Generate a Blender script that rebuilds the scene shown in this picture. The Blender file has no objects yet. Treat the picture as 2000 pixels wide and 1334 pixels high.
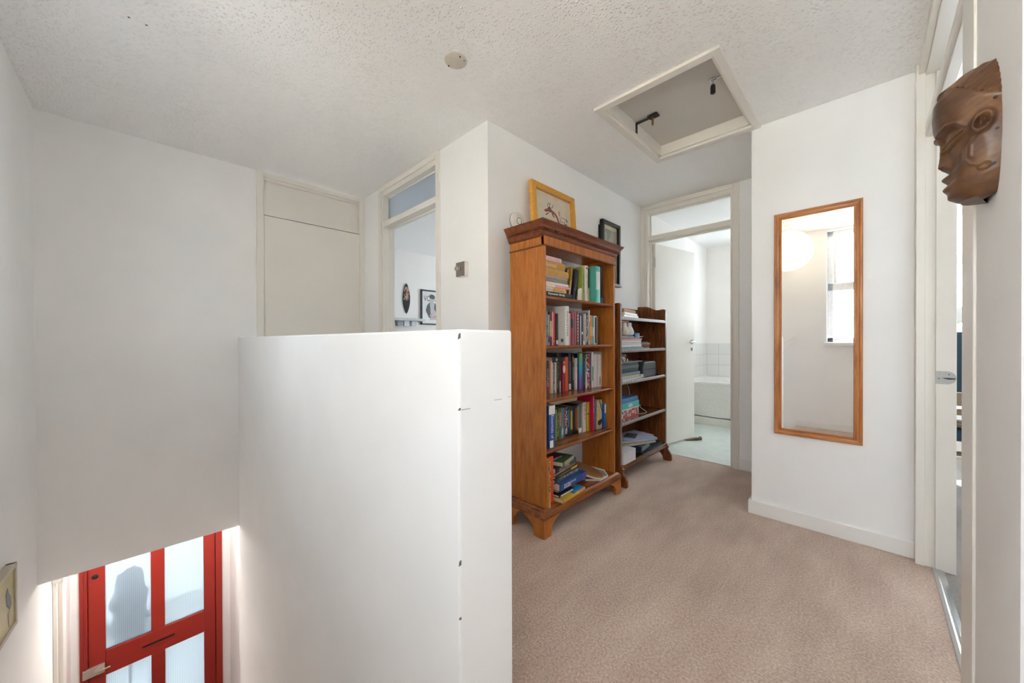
import bpy, math, random
from mathutils import Vector, Matrix
random.seed(4)
S = bpy.context.scene
COL = S.collection
PI = math.pi

# ---------------------------------------------------------------- geometry
class G:
    def __init__(s): s.v = []; s.f = []; s.sm = []
    def add(s, vs, fs, smooth=False):
        n = len(s.v); s.v += [tuple(p) for p in vs]; s.f += [tuple(i + n for i in q) for q in fs]
        s.sm += [smooth] * len(fs); return s
    def box(s, x0, x1, y0, y1, z0, z1):
        if x0 > x1: x0, x1 = x1, x0
        if y0 > y1: y0, y1 = y1, y0
        if z0 > z1: z0, z1 = z1, z0
        vs = [(x, y, z) for x in (x0, x1) for y in (y0, y1) for z in (z0, z1)]
        return s.add(vs, [(0, 1, 3, 2), (4, 6, 7, 5), (0, 4, 5, 1), (2, 3, 7, 6), (0, 2, 6, 4), (1, 5, 7, 3)])
    def prism(s, pts, a, b, axis='z'):
        """closed 2-D outline extruded from a to b along axis"""
        def P(p, c):
            if axis == 'z': return (p[0], p[1], c)
            if axis == 'y': return (p[0], c, p[1])
            return (c, p[0], p[1])
        n = len(pts)
        vs = [P(p, a) for p in pts] + [P(p, b) for p in pts]
        fs = [tuple(range(n)), tuple(range(2 * n - 1, n - 1, -1))]
        fs += [(i, (i + 1) % n, (i + 1) % n + n, i + n) for i in range(n)]
        return s.add(vs, fs)
    def lathe(s, prof, c=(0, 0, 0), axis='z', n=32, smooth=True):
        vs = []; fs = []
        for r, h in prof:
            for k in range(n):
                a = 2 * PI * k / n; x, y = r * math.cos(a), r * math.sin(a)
                p = {'z': (x, y, h), 'y': (x, h, y), 'x': (h, x, y)}[axis]
                vs.append((p[0] + c[0], p[1] + c[1], p[2] + c[2]))
        m = len(prof)
        for i in range(m - 1):
            for k in range(n):
                fs.append((i * n + k, i * n + (k + 1) % n, (i + 1) * n + (k + 1) % n, (i + 1) * n + k))
        fs.append(tuple(range(n))[::-1]); fs.append(tuple(range((m - 1) * n, m * n)))
        return s.add(vs, fs, smooth)
    def cyl(s, c, r, h, axis='z', n=24):
        return s.lathe([(r, 0), (r, h)], c, axis, n, False)
    def tube(s, pts, r, n=8):
        pts = [Vector(p) for p in pts]; vs = []; fs = []
        for i, p in enumerate(pts):
            d = (pts[min(i + 1, len(pts) - 1)] - pts[max(i - 1, 0)]).normalized()
            a = d.cross(Vector((0, 0, 1)));
            if a.length < 1e-3: a = d.cross(Vector((1, 0, 0)))
            a.normalize(); b = d.cross(a)
            for k in range(n):
                t = 2 * PI * k / n; vs.append(p + a * r * math.cos(t) + b * r * math.sin(t))
        for i in range(len(pts) - 1):
            for k in range(n):
                fs.append((i * n + k, i * n + (k + 1) % n, (i + 1) * n + (k + 1) % n, (i + 1) * n + k))
        fs.append(tuple(range(n))[::-1]); fs.append(tuple(range((len(pts) - 1) * n, len(pts) * n)))
        return s.add(vs, fs, True)

def spline(pts, k=6):
    out = []
    P = [Vector(p) for p in pts]
    for i in range(len(P) - 1):
        a, b, c, d = P[max(i - 1, 0)], P[i], P[i + 1], P[min(i + 2, len(P) - 1)]
        for j in range(k):
            t = j / k
            out.append(0.5 * ((2 * b) + (c - a) * t + (2 * a - 5 * b + 4 * c - d) * t * t + (3 * b - a - 3 * c + d) * t ** 3))
    out.append(P[-1]); return out

def obj(name, g, m, parent=None, bevel=0, seg=2, label=None, auto=False):
    me = bpy.data.meshes.new(name); me.from_pydata(g.v, [], g.f); me.validate()
    if any(g.sm):
        for p, sflag in zip(me.polygons, g.sm): p.use_smooth = sflag
    import bmesh
    bm = bmesh.new(); bm.from_mesh(me); bmesh.ops.recalc_face_normals(bm, faces=bm.faces); bm.to_mesh(me); bm.free()
    if any(g.sm): me.set_sharp_from_angle(angle=.75)
    me.materials.append(m)
    o = bpy.data.objects.new(name, me); COL.objects.link(o)
    if parent: o.parent = parent
    if bevel:
        b = o.modifiers.new('bevel', 'BEVEL'); b.width = bevel; b.segments = seg; b.limit_method = 'ANGLE'; b.angle_limit = 0.7
    if label: o['label'] = label
    return o

def thing(name, label, cat, loc=(0, 0, 0), rot=(0, 0, 0), group=None):
    o = bpy.data.objects.new(name, None); COL.objects.link(o); o.empty_display_size = .05
    o.location = loc; o.rotation_euler = rot
    o['label'] = label; o['category'] = cat
    if group: o['group'] = group
    return o
def tag(o, label, cat, group=None):
    o['label'] = label; o['category'] = cat
    if group: o['group'] = group
    return o
def struct(name, g, m, bevel=0, parent=None):
    o = obj(name, g, m, parent, bevel)
    if not parent: o['kind'] = 'structure'
    return o
def sroot(name, loc=(0, 0, 0), rz=0):
    o = bpy.data.objects.new(name, None); COL.objects.link(o); o.location = loc; o.rotation_euler = (0, 0, rz)
    o['kind'] = 'structure'; return o

def text_geo(s, L, W, c, U, V, N, depth=.0006, bold=False):
    """lettering fitted into L x W, centred on c, running along U with its top towards V"""
    cu = bpy.data.curves.new('lettering', 'FONT'); cu.body = s; cu.extrude = 0.0; cu.resolution_u = 3
    if bold: cu.offset = 0.02
    o = bpy.data.objects.new('lettering', cu); COL.objects.link(o)
    bpy.context.view_layer.update()
    dg = bpy.context.evaluated_depsgraph_get()
    me = bpy.data.meshes.new_from_object(o.evaluated_get(dg))
    xs = [v.co.x for v in me.vertices]; ys = [v.co.y for v in me.vertices]
    w = max(xs) - min(xs); h = max(ys) - min(ys); mx = (max(xs) + min(xs)) / 2; my = (max(ys) + min(ys)) / 2
    sx = L / w; sy = W / h
    U, V, N, c = Vector(U), Vector(V), Vector(N), Vector(c)
    g = G()
    g.add([c + U * (v.co.x - mx) * sx + V * (v.co.y - my) * sy + N * depth for v in me.vertices], [tuple(p.vertices) for p in me.polygons])
    bpy.data.objects.remove(o); bpy.data.curves.remove(cu); bpy.data.meshes.remove(me)
    return g

# ---------------------------------------------------------------- materials
def lin(h):
    r = [int(h[i:i + 2], 16) / 255 for i in (0, 2, 4)]
    return tuple((c / 12.92 if c <= .04045 else ((c + .055) / 1.055) ** 2.4) for c in r) + (1,)
CACHE = {}
def base(name):
    m = bpy.data.materials.new(name); m.use_nodes = True
    nt = m.node_tree; b = nt.nodes['Principled BSDF']; return m, nt, b
def coords(nt, scale=(1, 1, 1), kind='Object'):
    t = nt.nodes.new('ShaderNodeTexCoord'); mp = nt.nodes.new('ShaderNodeMapping')
    mp.inputs['Scale'].default_value = scale; nt.links.new(t.outputs[kind], mp.inputs['Vector']); return mp.outputs['Vector']
def noise(nt, vec, scale, detail=4, rough=.5):
    n = nt.nodes.new('ShaderNodeTexNoise'); n.inputs['Scale'].default_value = scale; n.inputs['Detail'].default_value = detail
    n.inputs['Roughness'].default_value = rough; nt.links.new(vec, n.inputs['Vector']); return n.outputs['Fac']
def ramp(nt, fac, stops, const=False):
    r = nt.nodes.new('ShaderNodeValToRGB'); e = r.color_ramp.elements
    if const: r.color_ramp.interpolation = 'CONSTANT'
    while len(e) < len(stops): e.new(.5)
    for k, (p, c) in enumerate(stops): e[k].position = p; e[k].color = c
    nt.links.new(fac, r.inputs['Fac']); return r.outputs['Color']
def bump(nt, b, h, strength, dist=.002):
    n = nt.nodes.new('ShaderNodeBump'); n.inputs['Strength'].default_value = strength; n.inputs['Distance'].default_value = dist
    nt.links.new(h, n.inputs['Height']); nt.links.new(n.outputs['Normal'], b.inputs['Normal'])
def sc(c, k): return (min(c[0] * k, 1), min(c[1] * k, 1), min(c[2] * k, 1), 1)
def M(hexc, rough=.5, metal=0, var=.05, nscale=40, bmp=0, bscale=200, spec=.5):
    key = (hexc, rough, metal, var, nscale, bmp, bscale, spec)
    if key in CACHE: return CACHE[key]
    m, nt, b = base('paint_' + hexc); c = lin(hexc)
    v = coords(nt); f = noise(nt, v, nscale)
    nt.links.new(ramp(nt, f, [(.3, sc(c, 1 - var)), (.7, sc(c, 1 + var))]), b.inputs['Base Color'])
    b.inputs['Roughness'].default_value = rough; b.inputs['Metallic'].default_value = metal
    b.inputs['Specular IOR Level'].default_value = spec
    if bmp: bump(nt, b, noise(nt, v, bscale), bmp)
    CACHE[key] = m; return m
def wood(name, dark, mid, light, axis='z', rough=.3, sc_=1.0, coat=.0):
    m, nt, b = base(name)
    k = {'x': (.12, 1, 1), 'y': (1, .12, 1), 'z': (1, 1, .12)}[axis]
    v = coords(nt, tuple(a * 22 * sc_ for a in k))
    f = noise(nt, v, 2.2, 8, .62)
    v2 = coords(nt, tuple(a * 90 * sc_ for a in k)); f2 = noise(nt, v2, 3, 3, .6)
    mx = nt.nodes.new('ShaderNodeMath'); mx.operation = 'MULTIPLY_ADD'; mx.inputs[1].default_value = .25; nt.links.new(f2, mx.inputs[0]); nt.links.new(f, mx.inputs[2])
    nt.links.new(ramp(nt, mx.outputs[0], [(.42, lin(dark)), (.6, lin(mid)), (.8, lin(light))]), b.inputs['Base Color'])
    b.inputs['Roughness'].default_value = rough; b.inputs['Coat Weight'].default_value = coat; b.inputs['Coat Roughness'].default_value = .15
    bump(nt, b, f2, .08, .001)
    return m
def speck(c1, c2, scale=90, key=None):
    k = ('spk', c1, c2, scale)
    if k in CACHE: return CACHE[k]
    m, nt, b = base('printed_' + c1); v = coords(nt, (1, 1, .6)); f = noise(nt, v, scale, 2, .7)
    nt.links.new(ramp(nt, f, [(0, lin(c1)), (.5, lin(c2))], True), b.inputs['Base Color']); b.inputs['Roughness'].default_value = .4
    CACHE[k] = m; return m
def confetti(cols, scale=60):
    m, nt, b = base('confetti_print'); v = coords(nt)
    vo = nt.nodes.new('ShaderNodeTexVoronoi'); vo.inputs['Scale'].default_value = scale; nt.links.new(v, vo.inputs['Vector'])
    sp = nt.nodes.new('ShaderNodeSeparateColor'); nt.links.new(vo.outputs['Color'], sp.inputs[0])
    n = len(cols)
    nt.links.new(ramp(nt, sp.outputs[0], [(i / n, lin(c)) for i, c in enumerate(cols)], True), b.inputs['Base Color']); b.inputs['Roughness'].default_value = .4
    return m

def wall_mat(name, hexc, rough=.75, b1=.12):
    m, nt, b = base(name); c = lin(hexc); v = coords(nt)
    f = noise(nt, v, 3.0, 3)
    nt.links.new(ramp(nt, f, [(.3, sc(c, .975)), (.7, sc(c, 1.015))]), b.inputs['Base Color'])
    b.inputs['Roughness'].default_value = rough
    bump(nt, b, noise(nt, v, 60, 4), b1, .002); return m
WALL = wall_mat('white_wall_paint', 'f4f4f4')
WALLC = wall_mat('cool_white_wall_paint', 'f5f2ee')
GLOSSW = wall_mat('white_gloss_paint', 'ebe7e0', .35, .05)
TRIMW = wall_mat('white_skirting_paint', 'efeeec', .35, .05)
def ceil_mat():
    m, nt, b = base('stippled_ceiling'); v = coords(nt)
    b.inputs['Base Color'].default_value = lin('f7f7f7'); b.inputs['Roughness'].default_value = .38
    vo = nt.nodes.new('ShaderNodeTexVoronoi'); vo.inputs['Scale'].default_value = 75
    n1 = nt.nodes.new('ShaderNodeTexNoise'); n1.inputs['Scale'].default_value = 30; nt.links.new(v, n1.inputs['Vector'])
    mx = nt.nodes.new('ShaderNodeMixRGB'); mx.inputs[0].default_value = .02; nt.links.new(v, mx.inputs[1]); nt.links.new(n1.outputs['Color'], mx.inputs[2])
    nt.links.new(mx.outputs[0], vo.inputs['Vector'])
    r = ramp(nt, vo.outputs['Distance'], [(.0, (1, 1, 1, 1)), (.42, (0, 0, 0, 1))])
    n2 = noise(nt, v, 45, 3)
    mm = nt.nodes.new('ShaderNodeMath'); mm.operation = 'MULTIPLY'; nt.links.new(r, mm.inputs[0]); nt.links.new(n2, mm.inputs[1])
    bump(nt, b, mm.outputs[0], .9, .008); return m
CEIL = ceil_mat()
def carpet(name, a, bcol, c):
    m, nt, b = base(name); v = coords(nt)
    f1 = noise(nt, v, 120, 5, .75); f2 = noise(nt, coords(nt, (1, .35, 1)), 7, 4)
    mx = nt.nodes.new('ShaderNodeMath'); mx.operation = 'MULTIPLY_ADD'; mx.inputs[1].default_value = .35; nt.links.new(f2, mx.inputs[0]); nt.links.new(f1, mx.inputs[2])
    nt.links.new(ramp(nt, mx.outputs[0], [(.50, lin(a)), (.67, lin(bcol)), (.84, lin(c))]), b.inputs['Base Color'])
    b.inputs['Roughness'].default_value = .95; b.inputs['Specular IOR Level'].default_value = .1
    b.inputs['Sheen Weight'].default_value = .3
    bump(nt, b, noise(nt, v, 170, 5, .8), .7, .006); return m
CARPET = carpet('pinkish_beige_carpet', 'ab8e80', 'cfb4a2', 'ebd6c5')
CARPETG = carpet('grey_carpet', '77706a', '97908a', 'aba6a0')
def thin_glass(name, tint=(1, 1, 1, 1), refl=.06, rough=0):
    m = bpy.data.materials.new(name); m.use_nodes = True; nt = m.node_tree; nt.nodes.clear()
    o = nt.nodes.new('ShaderNodeOutputMaterial'); t = nt.nodes.new('ShaderNodeBsdfTransparent'); t.inputs[0].default_value = tint
    gl = nt.nodes.new('ShaderNodeBsdfGlossy'); gl.inputs['Roughness'].default_value = rough
    mx = nt.nodes.new('ShaderNodeMixShader'); mx.inputs[0].default_value = refl
    nt.links.new(t.outputs[0], mx.inputs[1]); nt.links.new(gl.outputs[0], mx.inputs[2]); nt.links.new(mx.outputs[0], o.inputs[0]); return m
GLASS = thin_glass('clear_pane')
def reeded(name, col, trans, axis=1, per=.009, blur=0):
    """obscured glass: scatters what stands behind, with fine reeds"""
    m = bpy.data.materials.new(name); m.use_nodes = True; nt = m.node_tree; nt.nodes.clear()
    o = nt.nodes.new('ShaderNodeOutputMaterial'); tl = nt.nodes.new('ShaderNodeBsdfTranslucent')
    v = coords(nt); w = nt.nodes.new('ShaderNodeTexWave'); w.bands_direction = 'XYZ'[axis]; w.inputs['Scale'].default_value = .31 / per
    nt.links.new(v, w.inputs['Vector']); c = lin(col)
    cc = ramp(nt, w.outputs['Fac'], [(.0, sc(c, .86)), (1, sc(c, 1.05))]); nt.links.new(cc, tl.inputs[0])
    tr = nt.nodes.new('ShaderNodeBsdfRefraction' if blur else 'ShaderNodeBsdfTransparent')
    if blur: tr.inputs['Roughness'].default_value = blur; tr.inputs['IOR'].default_value = 1.02
    nt.links.new(cc, tr.inputs[0])
    gl = nt.nodes.new('ShaderNodeBsdfGlossy'); gl.inputs['Roughness'].default_value = .25
    mx = nt.nodes.new('ShaderNodeMixShader'); mx.inputs[0].default_value = trans
    nt.links.new(tl.outputs[0], mx.inputs[1]); nt.links.new(tr.outputs[0], mx.inputs[2])
    m2 = nt.nodes.new('ShaderNodeMixShader'); m2.inputs[0].default_value = .06
    nt.links.new(mx.outputs[0], m2.inputs[1]); nt.links.new(gl.outputs[0], m2.inputs[2]); nt.links.new(m2.outputs[0], o.inputs[0]); return m
def emis(name, col, s):
    m = bpy.data.materials.new(name); m.use_nodes = True; b = m.node_tree.nodes['Principled BSDF']
    b.inputs['Base Color'].default_value = col; b.inputs['Emission Color'].default_value = col; b.inputs['Emission Strength'].default_value = s; return m
CHROME = M('c9c9c6', .22, 1, .03); BLACK = M('1b1c1d', .45); NICKEL = M('9b958c', .3, 1, .03)
LANT = 0.85
LOB = 24.0
SKY = 9.0
SUN = 58.0
EXPO = 0.96
H = 2.39
# ================================================================ THE SETTING
XB, YC, XS, YL, YM, YE = -1.6153, 1.4415, -3.3494, -.4264, 2.657, 3.4724
# ---- floors
struct('floor_landing', G().box(XS, -.65, .58, YC + .1, -.25, 0).box(-.65, .235, YL, YM, -.25, 0).box(.235, 1.3, YL, 1.09, -.25, 0)
       .box(XB, -.65, YC + .1, YE + .03, -.25, 0).box(-.65, -.523, YM, YE + .03, -.25, 0), CARPET)
def vinyl():
    m, nt, b = base('mint_vinyl'); v = coords(nt)
    nt.links.new(ramp(nt, noise(nt, v, 12, 6), [(.3, lin('cbd6d1')), (.7, lin('d8e1dc'))]), b.inputs['Base Color']); b.inputs['Roughness'].default_value = .35
    return m
struct('floor_bathroom', G().box(-1.8, .19, YE + .03, 5.8, -.25, 0), vinyl())
struct('floor_bedroom', G().box(.235, 3.2, 1.09, 5.3, -.25, 0), CARPETG)
struct('floor_living_room', G().box(-5, XB - .1, YC + .1, 4.7, -.25, 0), CARPETG)
struct('floor_lobby', G().box(-4.75, .0, YL - .15, .75, -2.8, -2.6), M('8c7a6a', .8))
# ---- ceiling with the loft hatch hole
HX0, HX1, HY0, HY1 = -1.075, -.505, 1.835, 2.61
struct('ceiling_landing', G().box(-5, HX0, -.6, 5.8, H, H + .12).box(HX1, 3.2, -.6, 5.8, H, H + .12)
       .box(HX0, HX1, -.6, HY0, H, H + .12).box(HX0, HX1, HY1, 5.8, H, H + .12), CEIL)
struct('ceiling_lobby', G().box(-4.7, XS - .02, YL - .12, .75, -.296, -.2), WALL)
struct('ceiling_sun_blocker', G().box(-5.2, 3.4, 5.8, 7.2, H, H + .12).box(-5.2, XB, 4.7, 5.8, H + .13, H + .2), WALL)  # unseen overhang added to keep sun off the bathroom and living room windows
# ---- walls
struct('wall_cupboard_side', G().box(XS - .1, XS, YL, .614, -.296, H).box(XS - .1, XS, .614, YC + .1, -.296, 0)
       .box(XS - .1, XS, 1.44, YC + .1, 0, H), WALL)
struct('wall_left', G().box(-4.75, -2.08, YL - .15, YL, -2.6, H).box(-1.62, -.36, YL - .15, YL, -2.6, H).box(-2.08, -1.62, YL - .15, YL, -2.6, 1.25).box(-2.08, -1.62, YL - .15, YL, 1.85, H).box(-.36, .28, YL - .15, YL, -.3, 1.0).box(-.36, .28, YL - .15, YL, 2.365, H)
       .box(.28, 1.4, YL - .15, YL, -.3, H), WALL)
struct('wall_living_side', G().box(XS - .1, -3.02, YC, YC + .1, 0, H).box(-2.105, XB - .1, YC, YC + .1, 0, H), WALL)
struct('wall_bookcase', G().box(XB - .1, XB, YC, YE + .1, 0, H), WALL)
struct('wall_bathroom_side', G().box(-.768, -.423, YE, YE + .1, 0, H), WALL)
struct('wall_mirror', G().box(-.523, .16, YM, YM + .1, 0, H).box(-.523, -.423, YM + .1, YE, 0, H).box(.16, .285, YM, YM + .1, 0, H), WALL, .004)
struct('wall_right', G().box(.19, .285, 1.078, 1.60, 0, H), WALL)
struct('wall_alcove', G().box(.285, 1.4, 1.078, 1.178, 0, H).box(1.3, 1.4, YL, 1.078, 0, H), WALL)
struct('wall_half', G().box(XS, -.652, .494, .663, -2.6, 1.108), WALL, .006)
struct('wall_lobby_right', G().box(-4.7, XS - .0005, .60, .75, -2.6, -.296), WALL)
struct('wall_lobby_front', G().box(-4.75, -4.6, YL, -.379, -2.6, -.296).box(-4.75, -4.6, .538, .60, -2.6, -.296).box(-4.75, -4.6, -.379, .538, -.52, -.296), WALL)
struct('wall_under_landing', G().box(-.648, -.55, YL, .494, -2.6, -.25), WALL)
# bathroom
struct('wall_bathroom_left', G().box(-1.8, -1.672, YE + .1, 5.8, 0, H), WALLC)
struct('wall_bathroom_back', G().box(-1.672, -1.0, 5.7, 5.8, 0, H).box(-.15, .19, 5.7, 5.8, 0, H).box(-1, -.15, 5.7, 5.8, 0, 1.25).box(-1, -.15, 5.7, 5.8, 2.25, H), WALLC)
struct('wall_bathroom_right', G().box(.19, .285, YM + .1, 5.8, 0, H).box(-.423, .19, YE, YE + .1, 0, H), WALLC)
# bedroom
struct('wall_bedroom_back', G().box(2.6, 3.2, 5.2, 5.3, 0, H).box(.285, .4, 5.2, 5.3, 0, H).box(.4, 2.6, 5.2, 5.3, 0, .9).box(.4, 2.6, 5.2, 5.3, 2.25, H), WALLC)
struct('wall_bedroom_side', G().box(3.1, 3.2, 1.178, 5.2, 0, H).box(1.4, 3.2, 1.078, 1.178, 0, H), WALLC)
# living room
COOL = wall_mat('pale_grey_wall_paint', 'ece9e5')
struct('wall_living_far', G().box(-5, -4.87, YC + .1, 4.7, 0, H).box(-5, XS - .1, YC, YC + .1, 0, H), COOL)
struct('wall_living_back', G().box(-4.87, -4.0, 4.6, 4.7, 0, H).box(-3.0, XB, 4.6, 4.7, 0, H).box(-4.0, -3.0, 4.6, 4.7, 0, .9).box(-4.0, -3.0, 4.6, 4.7, 2.1, H)
       .box(XB - .1, XB, YE + .1, 4.6, 0, H), COOL)
# ---- skirtings
def skirt(name, x0, x1, y0, y1, h=.085):
    struct(name, G().box(x0, x1, y0, y1, 0, h), TRIMW, .005)
skirt('baseboard_mirror_wall', -.538, .16, YM - .015, YM)
skirt('baseboard_mirror_return', -.538, -.523, YM, YE)
skirt('baseboard_bathroom_side', -.768, -.538, YE - .015, YE, .09)
skirt('baseboard_left', -.65, 1.3, YL, YL + .014, .07)
skirt('baseboard_living_side', -2.10, XB, YC - .015, YC, .085)
skirt('baseboard_bookcase_wall', XB, XB + .015, YC - .015, YE - .02, .085)
# ---- framed doorways with lights over them
def frame_geo(W, a, b, thick=.1, rail=(2.045, 2.09), top=2.31):
    g = G()
    for u0, u1, s in ((0, a, 1), (b, W, -1)):
        g.box(u0, u1, 0, thick, 0, H - .002)
        e0, e1 = (u0, u0 + .042) if s == 1 else (u1 - .042, u1)
        g.box(e0, e1, -.014, 0, 0, H - .002)
        e0, e1 = (u1 - .012, u1) if s == 1 else (u0, u0 + .012)
        g.box(e0, e1, -.006, 0, 0, H - .04)
        g.box(*((a, a + .012) if s == 1 else (b - .012, b)), .052, .082, 0, top)
    g.box(.042, W - .042, -.014, 0, H - .044, H - .002)
    g.box(a, b, 0, thick, top, H - .002)
    g.box(a, b, -.004, thick, *rail)
    g.box(a, b, .052, .082, rail[0] - .012, rail[0])
    g.box(a, b, .045, .06, top - .012, top).box(a, b, .045, .06, rail[1], rail[1] + .012)
    return g
def doorway(n, loc, rz, W, a, b, glass, **k):
    r = sroot('door_%d' % n, loc, rz)
    struct('door_frame', frame_geo(W, a, b, **k), GLOSSW, .002, r)
    if glass:
        struct('transom_pane', G().box(a, b, .05, .054, k.get('rail', (0, 2.09))[1], k.get('top', 2.31)), glass, 0, r)
    return r
REED = reeded('reeded_glass', 'e2e6ea', .6, 2, .008)
# living room doorway (u runs +X, v runs +Y)
doorway(1, (-3.02, YC, 0), 0, .915, .07, .865, REED)
# bathroom doorway
bd = doorway(2, (XB, YE, 0), 0, .847, .07, .783, GLASS)
def leaf_geo(w, h, t=.04): return G().box(0, w, -t / 2, t / 2, .015, h)
# its open door
lf = struct('door_leaf', leaf_geo(.69, 2.03), GLOSSW, .002, bd)
lf.location = (.088, .088, 0); lf.rotation_euler = (0, 0, math.radians(78.0))
g = G().cyl((.635, -.027, 1.055), .024, .007, 'y').cyl((.635, -.065, 1.055), .009, .04, 'y', 12)
g.tube([(.635, -.06, 1.055), (.60, -.064, 1.055), (.54, -.06, 1.05)], .009)
g.cyl((.635, -.025, .975), .018, .005, 'y').tube([(.66, .055, 1.05), (.7, .06, 1.05)], .009)
obj('door_handle', g, CHROME, lf); obj('keyhole', G().box(.632, .638, -.0265, -.0255, .966, .984), BLACK, lf)
obj('hinge', G().cyl((-.004, -.02, 1.80), .006, .09).cyl((-.004, -.02, .25), .006, .09), CHROME, lf)
# cupboard doorway: closed leaf and solid panel over it; u runs +Y on the wall x = XS
cd = sroot('door_3', (XS, .614, 0), 0)
fg = G()
W3 = .826
def bx3(g, u0, u1, v0, v1, z0, z1): g.box(v0, v1, u0, u1, z0, z1)
for a, b in ((0, .04), (W3 - .04, W3)): bx3(fg, a, b, 0, .018, 0, H - .002)
for a, b in ((.04, .048), (W3 - .022 - .006, W3 - .03)): bx3(fg, a, b, 0, .010, 0, H - .04)
bx3(fg, .04, W3 - .04, 0, .018, H - .04, H - .002)
bx3(fg, .048, W3 - .022, -.1, .004, 2.062, 2.10); bx3(fg, .048, W3 - .022, -.1, .004, 2.33, H - .03)
bx3(fg, 0, .046, -.1, 0, 0, H); bx3(fg, W3 - .02, W3, -.1, 0, 0, H)
struct('door_frame', fg, GLOSSW, .002, cd)
g = G(); bx3(g, .048, W3 - .022, -.06, -.022, 2.10, 2.33); struct('transom_panel', g, GLOSSW, 0, cd)
g = G(); bx3(g, .0505, W3 - .0245, -.04, .001, .012, 2.057); struct('door_leaf', g, GLOSSW, .0015, cd)
obj('hinge', G().cyl((.004, W3 - .02, 1.82), .005, .095), GLOSSW, cd)
g = G(); bx3(g, .046, W3 - .02, -.1, -.09, 0, 2.1); struct('door_back', g, BLACK, 0, cd)
# bedroom doorway in the right wall (x = .19)
br = sroot('door_4', (0, 0, 0), 0)
g = G().box(.16, .19, 2.602, YM, 0, H).box(.184, .19, 1.45, 1.60, 0, H)           # architraves
g.box(.165, .285, 2.61, YM, 0, H).box(.19, .285, 1.59, 1.612, 0, H)                # linings
g.box(.168, .19, 1.60, 2.602, H - .05, H).box(.19, .285, 1.612, 2.61, 2.33, H)
g.box(.222, .285, 2.598, 2.61, 0, 2.34)                                            # stop
g.box(.188, .24, 1.612, 2.61, 2.045, 2.085).box(.198, .23, 1.612, 2.61, 2.0351, 2.0949)
struct('door_frame', g, GLOSSW, .002, br)
struct('transom_pane', G().box(.222, .226, 1.612, 2.61, 2.095, 2.33), GLASS, 0, br)
g = G().prism([(.222, .872), (.222, .932)] + [(.256 + .028 * math.sin(PI * k / 12), .902 + .03 * math.cos(PI * k / 12)) for k in range(13)], 2.5955, 2.598, 'y')
obj('strike_plate', g, M('b4b6b3', .45, .2), br); obj('latch_hole', G().prism([(.240, .901), (.262, .902), (.281, .901), (.281, .896), (.262, .894), (.252, .896)], 2.5945, 2.5955, 'y'), BLACK, br); obj('screw', G().cyl((.262, 2.5945, .917), .0025, .001, 'y', 10).cyl((.232, 2.5945, .897), .0025, .001, 'y', 10), BLACK, br)
tag(obj('threshold_strip', G().prism([(.212, 0), (.252, 0), (.25, .004), (.236, .007), (.23, .004), (.224, .007), (.214, .003)], 1.615, 2.60, 'y'), M('cfd2d2', .25, 1, .03)),
    'silver metal carpet strip across the bedroom doorway floor', 'threshold strip')
tag(obj('threshold_strip', G().prism([(YE + .012, 0), (YE + .045, 0), (YE + .04, .006), (YE + .017, .006)], -1.545, -.83, 'x'), M('e6e8e8', .3, .6, .03)),
    'pale metal strip where the carpet meets the mint bathroom floor', 'threshold strip')
# ---- red front door
RED = wall_mat('red_gloss_paint', 'a02f26', .3, .06)
fd = sroot('door_5', (-4.6, 0, -2.6), 0)
g = G()
g.box(-.12, .012, -.379, -.336, 0, 2.08).box(-.12, .012, .489, .538, 0, 2.08).box(-.12, .012, -.336, .489, 2.03, 2.08)
g.box(.0, .02, -.352, -.346, 0, 2.03)
g.box(-.12, -.06, -.336, -.322, 0, 2.03).box(-.12, -.06, .476, .489, 0, 2.03)
struct('door_frame', g, RED, .003, fd)
g = G()
SX0, SX1 = -.045, -.003
g.box(SX0, SX1, -.332, -.237, .01, 2.025).box(SX0, SX1, .400, .486, .01, 2.025).box(SX0, SX1, .036, .127, .22, .855).box(SX0, SX1, .036, .127, 1.062, 1.92)
g.box(SX0, SX1, -.237, .400, 1.92, 2.025).box(SX0, SX1, -.237, .400, .855, 1.062).box(SX0, SX1, -.237, .400, .01, .22)
leaf = struct('door_leaf', g, RED, .004, fd)
DG = reeded('obscured_door_glass', 'c4ccd4', .6, 1, .012, .42)
for a, b in ((-.237, .036), (.127, .400)):
    for z0, z1 in ((1.062, 1.92), (.22, .855)):
        struct('glass_pane', G().box(-.028, -.02, a, b, z0, z1), DG, 0, leaf)
g = G().box(-.003, .002, -.03, .20, .935, .985)
obj('letter_plate', G().box(-.003, .0015, -.035, .205, .93, .99), RED, leaf, .001)
obj('letter_slot', G().box(.0015, .0035, -.02, .19, .952, .968), BLACK, leaf)
obj('spyhole', G().lathe([(.014, 0), (.02, .004), (.012, .008)], (-.003, -.293, 1.717), 'x', 20), BLACK, leaf)
lock = obj('door_lock', G().box(-.003, .022, -.365, -.242, .90, .975), M('cdc6ba', .35, .7), leaf, .004)
obj('lock_knob', G().lathe([(.03, 0), (.03, .012), (.022, .016)], (.022, -.272, .937), 'x', 28).tube([(.036, -.275, .937), (.046, -.21, .945)], .006), M('cdc6ba', .35, .7), lock)
# trunking and its clip on the lobby wall
cn = thing('pipe_trunking', 'cream boxed pipe trunking running up the lobby wall left of the red door', 'pipe', (-3.9, YL, -2.6))
obj('trunking_cover', G().box(-.06, .07, 0, .042, 0, 2.30).box(.07, .1, 0, .02, 0, 2.30), GLOSSW, cn, .003)
obj('clip', G().box(-.08, .12, .0, .05, 2.1, 2.13), GLOSSW, cn, .003)
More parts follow.
